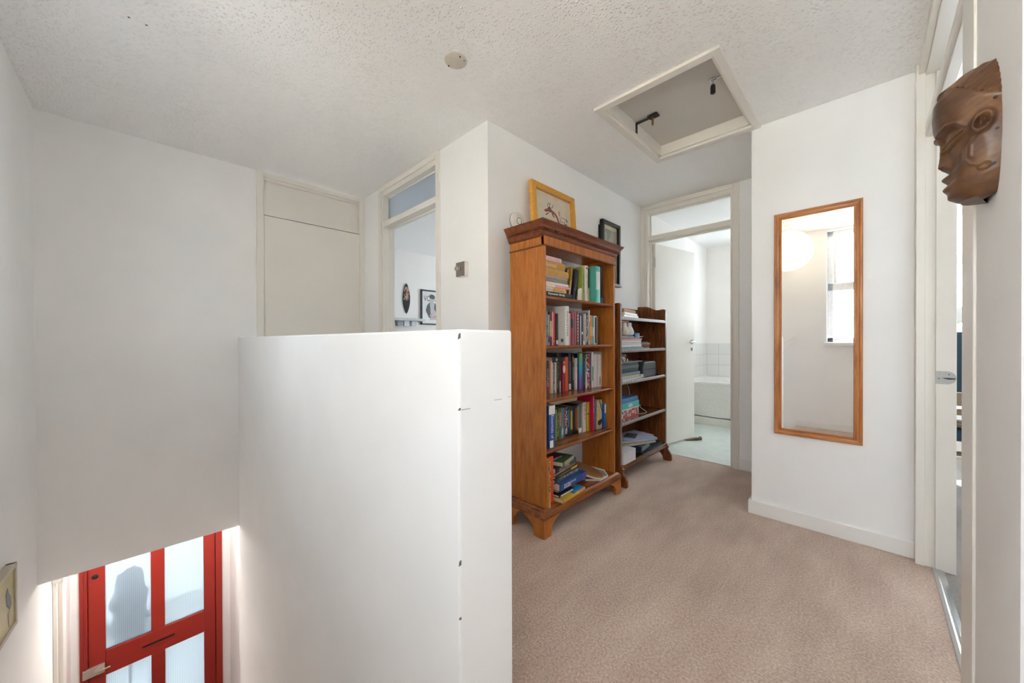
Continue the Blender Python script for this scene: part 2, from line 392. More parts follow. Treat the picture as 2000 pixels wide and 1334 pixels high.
# ---- stairs down from the landing
g = G()
n = 12
for k in range(n):
    z = -(k + 1) * .2; x = -.65 - k * .225
    g.box(x - .25, x, YL + .002, .492, z - .22, z)
tag(struct('stairs', g, CARPET, .008), 'carpeted staircase running down behind the half wall', 'stairs')
if 'kind' in bpy.data.objects['stairs']: del bpy.data.objects['stairs']['kind']
hr = thing('handrail', 'white wooden handrail sloping down the stair wall', 'handrail', (-.66, YL, 1.08))
obj('rail', G().prism([(0, .03), (0, -.05), (-2.3, -2.0), (-2.3, -1.92)], .05, .085, 'y'), TRIMW, hr, .006)
for k in range(3): obj('bracket', G().tube([(-.15 - k, 0, -.19 - k * .87), (-.15 - k, .06, -.17 - k * .87)], .008), TRIMW, hr)
# ---- windows
def window(n, loc, rz, W, Z0, Z1, cols, split, depth=.15, sill=True):
    """v=0 is the room face, the window sits in the reveal; u along the wall"""
    r = sroot('window_%d' % n, loc, rz)
    g = G(); f = .055
    y0, y1 = depth - .09, depth - .03
    g.box(0, W, y0, y1, Z0, Z0 + f).box(0, W, y0, y1, Z1 - f, Z1).box(0, f, y0, y1, Z0, Z1).box(W - f, W, y0, y1, Z0, Z1)
    cw = W / cols
    for c in range(1, cols): g.box(c * cw - .035, c * cw + .035, y0, y1, Z0, Z1)
    for c in range(cols):
        if split: g.box(c * cw, (c + 1) * cw, y0, y1, split - .045, split + .045)
        g.box(c * cw + f, c * cw + f + .03, y0 - .015, y0, (split or Z0) + .045, Z1 - f)
        g.box((c + 1) * cw - f - .03, (c + 1) * cw - f, y0 - .015, y0, (split or Z0) + .045, Z1 - f)
    struct('window_frame', g, M('eef0f2', .35), .004, r)
    for c in range(cols):
        zs = [(Z0, split), (split, Z1)] if split else [(Z0, Z1)]
        for z0, z1 in zs: struct('pane', G().box(c * cw + .03, (c + 1) * cw - .03, (y0 + y1) / 2, (y0 + y1) / 2 + .004, z0 + .03, z1 - .03), GLASS, 0, r)
    if sill: struct('sill', G().box(-.06, W + .02, -.045, y0, Z0 - .04, Z0), TRIMW, .006, r)
    if split:
        obj('latch', G().tube([(cw * .5 - .04, y0 - .03, split + .05), (cw * .5 + .06, y0 - .03, split + .055)], .007), CHROME, r)
    return r
# local v must point out of the room
window(1, (.28, YL, 0), PI, .64, 1.0 + .04, 2.365, 2, 1.70)
window(2, (-1.0, 5.7, 0), 0, .85, 1.25, 2.25, 2, 1.85, .1)
window(3, (.4, 5.2, 0), 0, 2.2, .9, 2.25, 3, 1.8, .1)
window(4, (-4.0, 4.6, 0), 0, 1.0, .9, 2.1, 2, 1.7, .1)
window(5, (-1.62, YL, 0), PI, .46, 1.29, 1.85, 1, 0)  # unseen stair wall window, added to brighten the landing and stairwell
def portal(name, loc, rot, sx, sy):
    l = bpy.data.lights.new(name, 'AREA'); l.shape = 'RECTANGLE'; l.size = sx; l.size_y = sy; l.cycles.is_portal = True
    o = bpy.data.objects.new(name, l); COL.objects.link(o); o.location = loc; o.rotation_euler = rot
portal('daylight_portal', (-.04, YL - .16, 1.69), (PI / 2, 0, 0), .64, 1.3)
portal('daylight_portal', (-1.85, YL - .16, 1.55), (PI / 2, 0, 0), .46, .56)
portal('daylight_portal', (-.575, 5.81, 1.75), (-PI / 2, 0, 0), .85, 1.0)
portal('daylight_portal', (1.5, 5.31, 1.57), (-PI / 2, 0, 0), 2.2, 1.35)
portal('daylight_portal', (-3.5, 4.71, 1.5), (-PI / 2, 0, 0), 1.0, 1.2)
portal('daylight_portal', (-4.66, .08, -1.5), (PI / 2, 0, -PI / 2), .8, 1.8)
# ---- loft hatch
lh = sroot('trim_1', (0, 0, 0))
g = G(); o_, w_ = .015, .042
ax0, ax1, ay0, ay1 = -1.112, -.472, 1.795, 2.655
for a in ((ax0, ax1, ay0, HY0 + .004), (ax0, ax1, HY1 - .004, ay1), (ax0, HX0 + .004, HY0, HY1), (HX1 - .004, ax1, HY0, HY1)):
    g.box(*a, H - .016, H)
g.box(HX0, HX0 + .02, HY0, HY1, H, H + .075).box(HX1 - .02, HX1, HY0, HY1, H, H + .075)
g.box(HX0, HX1, HY0, HY0 + .02, H, H + .075).box(HX0, HX1, HY1 - .02, HY1, H, H + .075)
struct('hatch_frame', g, GLOSSW, .002, lh)
struct('hatch_panel', G().box(HX0 + .022, HX1 - .022, HY0 + .022, HY1 - .023, H + .066, H + .085).box(HX0 - .02, HX1 + .02, HY0 - .02, HY1 + .02, H + .1, H + .12), wall_mat('hatch_board_paint', 'd3cfc9', .6, .1), 0, lh)
b1 = thing('hatch_bolt', 'black angle bolt with a brass pin on the left of the loft hatch', 'bolt', (HX0 + .022, 2.20, H + .03))
obj('bracket', G().box(0, .004, -.011, .011, -.03, .03).box(0, .09, -.011, .011, .027, .031), BLACK, b1, .001)
obj('plate', G().box(.08, .14, -.025, .022, .026, .036), BLACK, b1, .003)
obj('pin', G().cyl((.105, 0, -.022), .0065, .05, 'z', 16), M('b08a50', .35, .9), b1)
b2 = thing('hatch_bolt', 'black knob hanging from a steel bar on the right of the loft hatch', 'bolt', (HX1 - .022, 2.11, H + .03))
obj('bracket', G().box(-.07, 0, -.004, .004, .026, .031).lathe([(.016, .026), (.016, .03)], (-.06, 0, 0)), CHROME, b2)
obj('stem', G().cyl((-.06, 0, .0), .004, .028, 'z', 12), CHROME, b2)
obj('knob', G().lathe([(.009, -.045), (.0125, -.042), (.0125, -.012), (.010, .0)], (-.06, 0, 0), 'z', 12), BLACK, b2)
# ---- bathroom tiles
def tiles():
    m, nt, b = base('white_square_tiles'); t = nt.nodes.new('ShaderNodeTexCoord')
    br_ = nt.nodes.new('ShaderNodeTexBrick'); br_.offset = 0; br_.inputs['Scale'].default_value = 1
    br_.inputs['Brick Width'].default_value = .15; br_.inputs['Row Height'].default_value = .15; br_.inputs['Mortar Size'].default_value = .0022
    br_.inputs['Color1'].default_value = lin('e9e8e5'); br_.inputs['Color2'].default_value = lin('e4e3e0'); br_.inputs['Mortar'].default_value = lin('bdbbb6')
    sp = nt.nodes.new('ShaderNodeSeparateXYZ'); cb = nt.nodes.new('ShaderNodeCombineXYZ'); ad = nt.nodes.new('ShaderNodeMath'); ad.operation = 'ADD'
    nt.links.new(t.outputs['Object'], sp.inputs[0]); nt.links.new(sp.outputs['X'], ad.inputs[0]); nt.links.new(sp.outputs['Y'], ad.inputs[1])
    nt.links.new(ad.outputs[0], cb.inputs['X']); nt.links.new(sp.outputs['Z'], cb.inputs['Y']); nt.links.new(cb.outputs[0], br_.inputs['Vector'])
    nt.links.new(br_.outputs['Color'], b.inputs['Base Color']); b.inputs['Roughness'].default_value = .15; return m
t = struct('trim_2', G().box(-.004, 2.27, -.006, 0, 0, .45).box(-.004, 0, -.7, 0, 0, .45), tiles()); t.location = (-1.668, 5.7, .57)
# ================================================================ TALL BOOKCASE
W1v = wood('satin_mahogany_upright', '955122', 'b0682a', 'c07d3c', 'z', .28)
W1h = wood('satin_mahogany_shelf', '6c3516', '884a21', '9e5d2c', 'y', .22)
W1c = wood('satin_mahogany_moulding', '5e2c14', '75391b', '894a24', 'y', .3)
KX0, KX1, KY0, KY1 = -1.538, -1.275, 1.548, 2.330
kb = thing('tall_bookcase', 'tall reddish wood bookcase with dentil cornice, bracket feet and open back, crammed with books', 'bookcase', ((KX0 + KX1) / 2, (KY0 + KY1) / 2, 0))
def loc(g, t):
    L = t.location; g.v = [(a - L[0], b - L[1], c - L[2]) for a, b, c in g.v]; return g
def kpart(name, g, m, bevel=.0015): return obj(name, loc(g, kb), m, kb, bevel)
kpart('side_panel', G().box(KX0, KX1, KY0, KY0 + .019, .135, 1.66), W1v)
kpart('side_panel', G().box(KX0, KX1, KY1 - .019, KY1, .135, 1.66), W1v)
IY0, IY1 = KY0 + .0192, KY1 - .0192
SH = [.15, .456, .746, 1.049, 1.33]
for z in SH[1:]:
    g = G().prism([(KX0 + .005, z - .018), (KX1 - .012, z - .018), (KX1 - .006, z - .013), (KX1 - .006, z - .006), (KX1 - .010, z), (KX0 + .005, z)], IY0, IY1, 'y')
    kpart('shelf', g, W1h, .001)
kpart('bottom_shelf', G().box(KX0, KX1 - .002, IY0, IY1, .125, .15), W1h)
kpart('frieze', G().box(KX1 - .02, KX1 + .001, KY0, KY1, 1.607, 1.66).box(KX0, KX1, IY0, IY1, 1.64, 1.66), W1v)
kpart('astragal', G().tube([(KX0, KY0 - .001, 1.607), (KX1 + .002, KY0 - .001, 1.607)], .005).tube([(KX1 + .002, KY0 - .001, 1.607), (KX1 + .002, KY1 + .001, 1.607)], .005)
      .tube([(KX0, KY1 + .001, 1.607), (KX1 + .002, KY1 + .001, 1.607)], .005), W1c, 0)
def mitred(prof, x0, x1, y0, y1):
    """moulding profile (outset, z) run round the left, front and right of the case"""
    g = G(); n = len(prof); vs = []
    for o, z in prof: vs += [(x0, y0 - o, z), (x1 + o, y0 - o, z), (x1 + o, y1 + o, z), (x0, y1 + o, z)]
    fs = []
    for i in range(n - 1):
        for k in range(3): fs.append((i * 4 + k, i * 4 + k + 1, (i + 1) * 4 + k + 1, (i + 1) * 4 + k))
    fs.append(tuple(range(4))); fs.append(tuple(range((n - 1) * 4, n * 4))[::-1])
    fs.append(tuple(i * 4 for i in range(n))); fs.append(tuple(i * 4 + 3 for i in range(n)))
    fs.append((0, 3, (n - 1) * 4 + 3, (n - 1) * 4))
    g.add(vs, fs); return g
cp = [(.001, 1.655), (.006, 1.657), (.012, 1.664), (.018, 1.675), (.020, 1.682), (.020, 1.686), (.024, 1.686), (.024, 1.699), (.032, 1.700), (.034, 1.706), (.040, 1.716), (.048, 1.727), (.052, 1.730), (.052, 1.736)]
cor = kpart('cornice', mitred(cp, KX0, KX1 - .014, KY0, KY1 + .01), W1c, 0)
dn = G(); p_ = .0125
y = KY0 - .026
while y < KY1 + .036: dn.box(KX1 - .014 + .022, KX1 - .014 + .0305, y, y + p_ * .56, 1.6865, 1.6985); y += p_
x = KX0 + .002
while x < KX1 + .006: dn.box(x, x + p_ * .56, KY0 - .0305, KY0 - .022, 1.6865, 1.6985); x += p_
obj('dentils', loc(dn, kb), W1c, cor)
bp = [(.001, .1496), (.006, .149), (.009, .145), (.015, .141), (.021, .138), (.026, .130), (.027, .122), (.030, .118), (.030, .104), (.0, .104)]
kpart('plinth', mitred(bp[::-1], KX0, KX1, KY0 - .008, KY1 + .005), W1h, 0)
def foot(ox, oy, sx, sy):
    """bracket foot: two scalloped boards meeting at the corner"""
    g = G(); t = .02
    out = [(0, 0), (.085, 0), (.088, .022), (.094, .045), (.108, .066), (.128, .082), (.150, .088), (.160, .104), (0, .104)]
    out[1] = (.062, 0); out[2] = (.064, .03); out[3] = (.072, .052); out[4] = (.09, .07); out[5] = (.115, .084); out[6] = (.135, .09); out[7] = (.15, .104)
    g.prism([(oy + sy * a, b) for a, b in out], ox, ox - sx * t, 'x')
    g.prism([(ox - sx * (t + (a - 0) * .9) if a else ox - sx * t, b) for a, b in out], oy, oy + sy * t, 'y')
    return g
FX = KX1 + .026
for oy, sy in ((KY0 - .036, 1), (KY1 + .033, -1)):
    kpart('bracket_foot', foot(FX, oy, 1, sy), W1v, .002)
    kpart('bracket_foot', G().prism([(KX0 + a, b) for a, b in ((0, 0), (.055, 0), (.06, .05), (.09, .09), (.12, .104), (0, .104))], oy, oy + sy * .02, 'y'), W1v, .002)

# ================================================================ BOOKS
PAGE = M('e6ddcb', .8, 0, .08, 200)
def band_mat(st):
    if st[0] == 'spk': return speck(st[1], st[4])
    return M(st[1], .45)
def book_parts(par, t, h, d, col, st, txt, tcol, soft=False):
    """standing book: spine at x=0 facing +x, thickness along +y, height along z, depth along -x"""
    c = .0018 if t > .012 else .0012
    if st and st[0] == 'grad': cm = GRAD(h)
    elif st and st[0] in ('conf', 'conf2'): cm = CONF[st[0]]
    elif st and st[0] == 'cream': cm = speck('c9bd98', 'b3a884', 60)
    else: cm = M(col, .42, 0, .06)
    g = G().box(-d, 0, 0, c, 0, h).box(-d, 0, t - c, t, 0, h)
    r = min(.003, t * .15)
    g.prism([(-c, .0), (-.0002, 0), (r * .7, t * .2), (r, t * .5), (r * .7, t * .8), (-.0002, t), (-c, t)], 0, h)
    obj('cover', g, cm, par)
    obj('pages', G().box(-d + .003, -c, c, t - c, .002, h - .003), PAGE, par)
    def strip(a, b, m, inset=.0):
        y0, y1 = t * inset, t * (1 - inset); e = r * .35 if inset else 0
        gg = G().prism([(-c * .5, y0), (.0004 + e, y0), (r * .75 + .0005, t * .25 if t * .25 > y0 else y0 + .0003), (r + .0005, t * .5), (r * .75 + .0005, t * .75 if t * .75 < y1 else y1 - .0003), (.0004 + e, y1), (-c * .5, y1)], h * a, h * b)
        return gg
    if st and st[0] in ('lab', 'mid'): obj('spine_label', strip(st[2], st[3], M(st[1], .45), .12 if st[0] == 'lab' else .22), M(st[1], .45), par)
    elif st and st[0] in ('top', 'bot'): obj('spine_band', strip(max(st[2], .002), min(st[3], .998), None, 0), M(st[1], .45), par)
    elif st and st[0] == 'spk': obj('spine_print', strip(max(st[2], .002), min(st[3], .998), None, .06), speck(st[1], col), par)
    elif st and st[0] == 'dots':
        gg = G()
        for k in range(9): gg.lathe([(t * .2, r), (t * .12, r + .0006)], (0, t * .5, h * (st[2] + (st[3] - st[2]) * (k + .3) / 9)), 'x', 10)
        obj('ornaments', gg, M(st[1], .4), par)
    elif st and st[0] == 'dot': obj('roundel', G().lathe([(t * .26, r), (t * .26, r + .0006)], (0, t * .5, h * .93), 'x', 20), M(st[1], .4), par)
    elif st and st[0] == 'oval':
        gg = G().lathe([(1, r - .0005), (1, r + .0006)], (0, 0, 0), 'x', 28)
        gg.v = [(a, t * .5 + b * t * .42, h * .66 + cc * h * .12) for a, b, cc in gg.v]
        g2 = G().lathe([(t * .26, r - .0005), (t * .26, r + .0006)], (0, t * .5, h * .86), 'x', 20)
        obj('oval_picture', gg, M('e8ddcf', .5), par); obj('roundel', g2, M('d79a90', .5), par)
    elif st and st[0] == 'cream':
        obj('figure_print', G().prism([(t * .1, h * .28), (t * .9, h * .34), (t * .9, h * .20), (t * .5, h * .12), (t * .1, h * .16)], r, r + .0006, 'x'), M('2c2620'), par)
        obj('stroke_print', G().prism([(t * .35, h * .99), (t * .5, h * .99), (t * .97, h * .62), (t * .9, h * .58)], r, r + .0006, 'x'), M('1c1a18'), par)
    if txt:
        L = h * .55; cz = h * .5
        if txt in ('EXHALATION',): L = h * .62; cz = h * .55
        if txt == 'KRAY': cz = h * .62
        Wd = t * (.42 if txt != 'KRAY' else .6)
        if txt == 'KRAY':
            gg = G()
            for k, ch in enumerate('K-PAX'):
                q = text_geo(ch, t * (.6 if ch != '-' else .35), h * (.1 if ch != '-' else .015), (r + .0004, t * .5, h * (.90, .815, .73, .595, .46)[k]), (0, 1, 0), (0, 0, 1), (1, 0, 0)); gg.add(q.v, q.f)
            obj('spine_title', gg, M(tcol), par)
        else:
            if txt == 'THE PUBLIC IMAGE': cz = h * .74; L = h * .46
            if txt == 'BLACKBOARD': cz = h * .45; L = h * .36
            obj('spine_title', text_geo(txt, L, Wd, (r + .0004, t * .5, cz), (0, 0, -1), (0, 1, 0), (1, 0, 0)), M(tcol), par)
def GRAD(h):
    m, nt, b = base('rainbow_fade'); t = nt.nodes.new('ShaderNodeTexCoord'); s = nt.nodes.new('ShaderNodeSeparateXYZ')
    nt.links.new(t.outputs['Object'], s.inputs[0]); d = nt.nodes.new('ShaderNodeMath'); d.operation = 'DIVIDE'; d.inputs[1].default_value = h
    nt.links.new(s.outputs['Z'], d.inputs[0])
    nt.links.new(ramp(nt, d.outputs[0], [(0, lin('7a5bb0')), (.25, lin('6a62b8')), (.42, lin('4a90c8')), (.65, lin('45b0c8')), (.8, lin('5cc0a0')), (.98, lin('86c860'))]), b.inputs['Base Color'])
    b.inputs['Roughness'].default_value = .4; return m
CONF = {'conf': confetti(['2a4a94', 'c23a40', 'e0c050', 'e8e4e0', '2a4a94', 'c83c58'], 70), 'conf2': confetti(['a8343a', '2b4a86', '8a3030', '30406a'], 80)}
BOOKS = [
(1, -1.315, 1.983, 0.027, 0.224, 0.15, '9aa84e', None, 'ART OF LIFE', '3a4a20', 'lime green paperback standing left of the thick white book on the top shelf') ,
(1, -1.31, 2.0104, 0.0336, 0.234, 0.15, 'e6ddd2', ('dot', 'c05048', 0.93, 0.97), 'NUTRITION', '8a7f90', 'thick cream white book with a small red roundel on its spine, top shelf') ,
(1, -1.315, 2.054, 0.014, 0.22, 0.14, 'c8ba8c', ('top', '2b2a2c', 0.42, 1), '', 'ffffff', 'narrow beige spined book with a black and white upper half, left of the turquoise book') ,
(1, -1.285, 2.097, 0.058, 0.24, 0.19, '57b3a2', ('lab', 'd8d2d4', 0.35, 0.85), '', 'ffffff', 'large turquoise hardback with barcode on its back cover, top shelf') ,
(1, -1.32, 2.22, 0.029, 0.265, 0.16, '3a2f33', ('bot', '2f77ae', 0, 0.16), '', 'ffffff', 'dark book with a blue foot, last at the right of the top shelf') ,
(2, -1.345, 1.646, 0.025, 0.201, 0.13, '86a9bb', ('spk', '2f5f73', 0.25, 0.6), '', '1', 'pale blue book, first at the left on the second shelf') ,
(2, -1.345, 1.672, 0.014, 0.182, 0.12, 'b9b096', ('spk', '3a3a34', 0.1, 0.4), '', '1', 'thin khaki book with black squiggles, beside the pale blue book') ,
(2, -1.345, 1.688, 0.022, 0.202, 0.13, '6d2f4d', ('lab', 'd9bf9a', 0.26, 0.72), '', '1', 'plum purple book with a cream panel on its spine, second shelf') ,
(2, -1.345, 1.711, 0.009, 0.199, 0.12, 'f0b9b4', None, '', '1', 'very thin pale pink book pressed against the red book, second shelf') ,
(2, -1.345, 1.721, 0.02, 0.203, 0.13, 'c23c34', ('mid', 'e28a58', 0.1, 0.14), '', '1', 'bright red book between the pink book and the black book, second shelf') ,
(2, -1.34, 1.7414, 0.0216, 0.192, 0.13, '232226', ('lab', 'e6e6e2', 0.03, 0.16), '', 'dddddd', 'black book with a white symbol at its foot, second shelf') ,
(2, -1.295, 1.772, 0.039, 0.236, 0.17, 'd9d9d5', None, 'EXHALATION', '26262c', 'tall white book titled EXHALATION in black capitals') ,
(2, -1.325, 1.855, 0.01, 0.198, 0.13, 'edc8c0', None, '', '1', 'thin pale pink book squeezed between the tall white book and the dark red hardback') ,
(2, -1.325, 1.866, 0.043, 0.211, 0.15, '8c1f31', ('lab', '2f2623', 0.52, 0.78), '', 'c8b890', 'thick dark red hardback with a black title label, second shelf') ,
(2, -1.325, 1.911, 0.015, 0.213, 0.14, '9c545c', None, '', '1', 'thin dusty rose striped book left of the ornamented maroon one') ,
(2, -1.325, 1.927, 0.038, 0.215, 0.14, '6a2e2c', ('dots', 'c08a84', 0.1, 0.93), '', '1', 'maroon hardback with gilt ornaments down its spine, second shelf') ,
(2, -1.33, 1.974, 0.01, 0.207, 0.13, '322226', None, '', '1', 'thin near black book right of the ornamented maroon hardback') ,
(2, -1.33, 1.985, 0.008, 0.191, 0.13, 'd9d0da', None, '', '1', 'very thin pale lilac booklet on the second shelf') ,
(2, -1.33, 1.994, 0.023, 0.2, 0.13, '26303a', ('mid', 'e8e6e0', 0.34, 0.42), '', '1', 'navy book with a white band across its spine, second shelf') ,
(2, -1.33, 2.018, 0.016, 0.198, 0.13, '8b9ba8', ('bot', 'dfe5ea', 0, 0.13), '', '1', 'grey blue book with a white foot, second shelf') ,
(2, -1.33, 2.035, 0.015, 0.207, 0.13, 'd5a792', None, '', '1', 'thin salmon beige book, second shelf') ,
(2, -1.33, 2.051, 0.027, 0.212, 0.13, '27463c', ('spk', 'b5b5a5', 0, 0.9), '', '1', 'dark green patterned book left of the white and orange one, second shelf') ,
(2, -1.325, 2.0784, 0.0086, 0.229, 0.17, 'd4d9e2', ('mid', 'd4512f', 0.12, 0.68), '', '1', 'tall slim white book with an orange red middle, second shelf') ,
(2, -1.325, 2.089, 0.027, 0.196, 0.13, 'd58a38', ('mid', 'dcc060', 0.3, 0.62), '', '1', 'orange and yellow paperback, second shelf') ,
(2, -1.325, 2.117, 0.023, 0.194, 0.13, '6fa48f', ('mid', 'e4e4da', 0.3, 0.6), '', '1', 'sea green paperback with a white middle, second shelf') ,
(2, -1.325, 2.142, 0.032, 0.195, 0.13, 'dedcd8', ('mid', '33213a', 0.05, 0.95), '', '1', 'white spined book with a dark violet panel, second shelf') ,
(2, -1.33, 2.184, 0.011, 0.193, 0.13, '8a6f80', None, '', '1', 'thin mauve book, last at the right on the second shelf') ,
(3, -1.42, 1.742, 0.033, 0.206, 0.1, '2b2b3f', ('bot', '7d4b58', 0.0, 0.38), 'WORLD', 'e4e4ea', 'navy book with white lettering and plum foot, first at the left on the third shelf') ,
(3, -1.42, 1.776, 0.015, 0.205, 0.1, 'd9783f', None, '', '1', 'thin orange book between the navy book and the white book, third shelf') ,
(3, -1.42, 1.792, 0.025, 0.204, 0.1, 'd8cfc6', None, '', '1', 'off white paperback with a curved spine, under the dark lying book') ,
(3, -1.42, 1.818, 0.012, 0.2, 0.1, '43362f', ('spk', 'a8b0a0', 0, 1), '', '1', 'thin dark mottled book between two off white ones, third shelf') ,
(3, -1.42, 1.831, 0.019, 0.206, 0.1, 'dfd3bf', None, '', '1', 'slim cream book left of the tall black one, third shelf') ,
(3, -1.425, 1.858, 0.026, 0.252, 0.1, '2b2b2d', ('spk', '6a6a60', 0, 0.8), '', '1', 'tall black mottled book at the left of the third shelf') ,
(3, -1.425, 1.886, 0.014, 0.251, 0.1, '55353c', ('lab', 'ddd2c8', 0.0, 0.28), '', '1', 'slim dark plum book with a torn white foot, third shelf') ,
(3, -1.41, 1.9004, 0.0296, 0.22, 0.11, '8b2c3a', ('oval', 'e8ddcf', 0.58, 0.8), '', '1', 'thick crimson book with a cream oval picture on its spine') ,
(3, -1.41, 1.932, 0.03, 0.225, 0.11, 'e35a28', None, '', 'e89868', 'bright orange hardback, third shelf') ,
(3, -1.415, 1.971, 0.034, 0.247, 0.11, '223246', ('lab', 'e2e0de', 0.02, 0.18), 'GRAMMAR', 'a9a48a', 'dark blue book with a white sticker at the foot, third shelf') ,
(3, -1.41, 2.0054, 0.0236, 0.24, 0.11, '20282c', ('mid', 'b07850', 0.78, 0.93), 'BLACKBOARD', 'e6e6e6', 'black book with white lettering and a small orange figure at its top') ,
(3, -1.4, 2.0294, 0.0216, 0.213, 0.11, 'e0d3c8', ('mid', 'c4a9b6', 0.72, 0.82), '', '1', 'cream paperback with a pink sketch, third shelf') ,
(3, -1.4, 2.053, 0.017, 0.242, 0.11, '182c52', None, '', '1', 'slim deep blue book left of the rainbow coloured spine') ,
(3, -1.395, 2.0704, 0.0386, 0.243, 0.12, '5090c0', ('grad', '', 0, 1), '', '1', 'book whose spine fades from green through blue to violet') ,
(3, -1.395, 2.111, 0.032, 0.238, 0.12, '2a3348', ('mid', '55617a', 0.1, 0.2), 'ASTROPHYSICS', '7f8ba5', 'navy hardback right of the rainbow coloured spine') ,
(3, -1.395, 2.145, 0.02, 0.232, 0.11, 'cfcfc9', ('spk', '2a2a2a', 0.5, 1), '', '1', 'thin white book with black print in its upper half, third shelf') ,
(3, -1.385, 2.1654, 0.0136, 0.236, 0.11, '3a5a9c', ('conf', '', 0, 1), '', '1', 'book with a red, blue and yellow patterned spine, left one of two') ,
(3, -1.385, 2.181, 0.018, 0.242, 0.11, 'a03a3c', ('conf2', '', 0, 1), '', '1', 'thin red and navy chequered book beside the multicoloured one') ,
(3, -1.38, 2.1994, 0.0216, 0.247, 0.12, 'e1dfda', ('lab', '7f9a84', 0.2, 0.6), '', '1', 'white book with grey green lettering, right of the chequered book') ,
(3, -1.38, 2.224, 0.043, 0.233, 0.12, 'd6d7dc', None, '', '1', 'thick plain white book in the group of white spines, third shelf') ,
(3, -1.375, 2.2674, 0.0176, 0.232, 0.12, 'e3d3c8', None, '', '1', 'slim ivory book between the thick plain white book and the red lettered one') ,
(3, -1.375, 2.287, 0.02, 0.23, 0.12, 'e8e2e0', ('mid', 'c0453c', 0.05, 0.3), '', '1', 'thin white book with red lettering low on its spine, third shelf') ,
(3, -1.37, 2.3074, 0.0316, 0.251, 0.13, 'dcdfe4', ('mid', '46464e', 0.45, 0.85), '', '1', 'tall white book, last at the right on the third shelf') ,
(4, -1.305, 1.629, 0.057, 0.247, 0.16, '1f4f9f', ('top', 'e6e1dc', 0.79, 1), 'Essentials of', 'e8eef8', 'thick blue textbook with a white top, standing forward at the left of the fourth shelf') ,
(4, -1.38, 1.787, 0.011, 0.195, 0.12, 'b8a650', None, '', '1', 'slim mustard book right behind the thick blue textbook') ,
(4, -1.39, 1.812, 0.02, 0.196, 0.12, '2c4030', ('spk', '7f9a58', 0, 0.9), '', '1', 'dark green mottled paperback, second of the small paperbacks') ,
(4, -1.39, 1.833, 0.028, 0.196, 0.12, '55774a', ('mid', 'd9823c', 0.4, 0.85), '', '1', 'green paperback with an orange title, fourth shelf') ,
(4, -1.39, 1.862, 0.019, 0.192, 0.12, '6a88a0', ('spk', 'c8d4dc', 0, 0.35), '', '1', 'steel blue paperback left of the red titled one, fourth shelf') ,
(4, -1.39, 1.882, 0.018, 0.19, 0.12, '56687c', ('mid', 'c03a48', 0.35, 0.88), '', '1', 'grey blue paperback with a long red title, fourth shelf') ,
(4, -1.39, 1.901, 0.024, 0.19, 0.12, '1d1f26', ('spk', 'cfd2d4', 0.1, 1), '', '1', 'black paperback with white streaks, fourth shelf') ,
(4, -1.39, 1.926, 0.022, 0.19, 0.12, '1c2a34', ('mid', '3a88b4', 0.3, 0.9), '', '1', 'dark paperback with a bright blue title, fourth shelf') ,
(4, -1.39, 1.949, 0.038, 0.189, 0.12, '28402f', ('mid', 'c9a63c', 0.2, 0.85), '', '1', 'dark green paperback with a yellow title and red foot, fourth shelf') ,
(4, -1.388, 1.9874, 0.0186, 0.189, 0.12, '191a1e', None, '', '1', 'plain black paperback, fourth shelf') ,
(4, -1.388, 2.007, 0.021, 0.19, 0.12, '2a1e20', ('mid', 'c8402c', 0.15, 0.9), '', '1', 'black paperback with a red title, fourth shelf') ,
(4, -1.388, 2.03, 0.015, 0.191, 0.12, '232320', ('mid', 'd0b440', 0.1, 0.95), '', '1', 'thin black paperback with a yellow title, fourth shelf') ,
(4, -1.385, 2.0454, 0.0346, 0.195, 0.12, '54707e', ('bot', 'dedbe0', 0.0, 0.17), '', '1', 'grey blue book with a white sticker at the foot, fourth shelf') ,
(4, -1.375, 2.0804, 0.0396, 0.2, 0.13, 'ddd0c2', None, 'KRAY', 'c8483c', 'cream book with large red capital letters down its spine') ,
(4, -1.37, 2.1204, 0.0336, 0.198, 0.13, 'b3a02e', ('lab', '4a3a20', 0.58, 0.62), '', '1', 'mustard yellow book left of the tall crimson one') ,
(4, -1.345, 2.1544, 0.0166, 0.241, 0.18, 'c91748', None, 'THE PUBLIC IMAGE', 'f2d8dc', 'tall crimson book with white title, fourth shelf') ,
(4, -1.36, 2.197, 0.021, 0.197, 0.14, '5c5a72', None, '', '1', 'thin slate violet book right of the tall crimson one') ,
(4, -1.35, 2.2184, 0.0646, 0.201, 0.14, 'c3b690', ('cream', '2c2620', 0, 1), '', '1', 'thick beige patterned book with a black stroke and dark figure, fourth shelf') ,
(4, -1.335, 2.2834, 0.0346, 0.175, 0.13, '3260a0', ('mid', 'dfe6f0', 0.6, 0.95), '', '1', 'blue book with white lettering, last at the right on the fourth shelf') ,

]
GR = {1: 'books on the top shelf of the tall bookcase', 2: 'books on the second shelf of the tall bookcase', 3: 'books on the third shelf of the tall bookcase', 4: 'books on the fourth shelf of the tall bookcase'}
SZ = {1: 1.33, 2: 1.049, 3: .746, 4: .456}
for s, x, y, t, h, d, col, st, txt, tc, lab in BOOKS:
    b = thing('book', lab, 'book', (x - min(.003, t * .15), y, SZ[s] + .0004), (0, 0, 0), GR[s])
    book_parts(b, t, h, min(d, x + 1.528), col, st, txt, tc)
    if 'turquoise' in lab:
        obj('barcode', G().box(-.16, -.115, -.0006, 0, .012, .055), M('e8e4e0'), b)
    if 'titled EXHALATION' in lab:
        obj('barcode', G().box(-.03, -.012, -.0006, 0, .02, .04), M('50505a'), b)
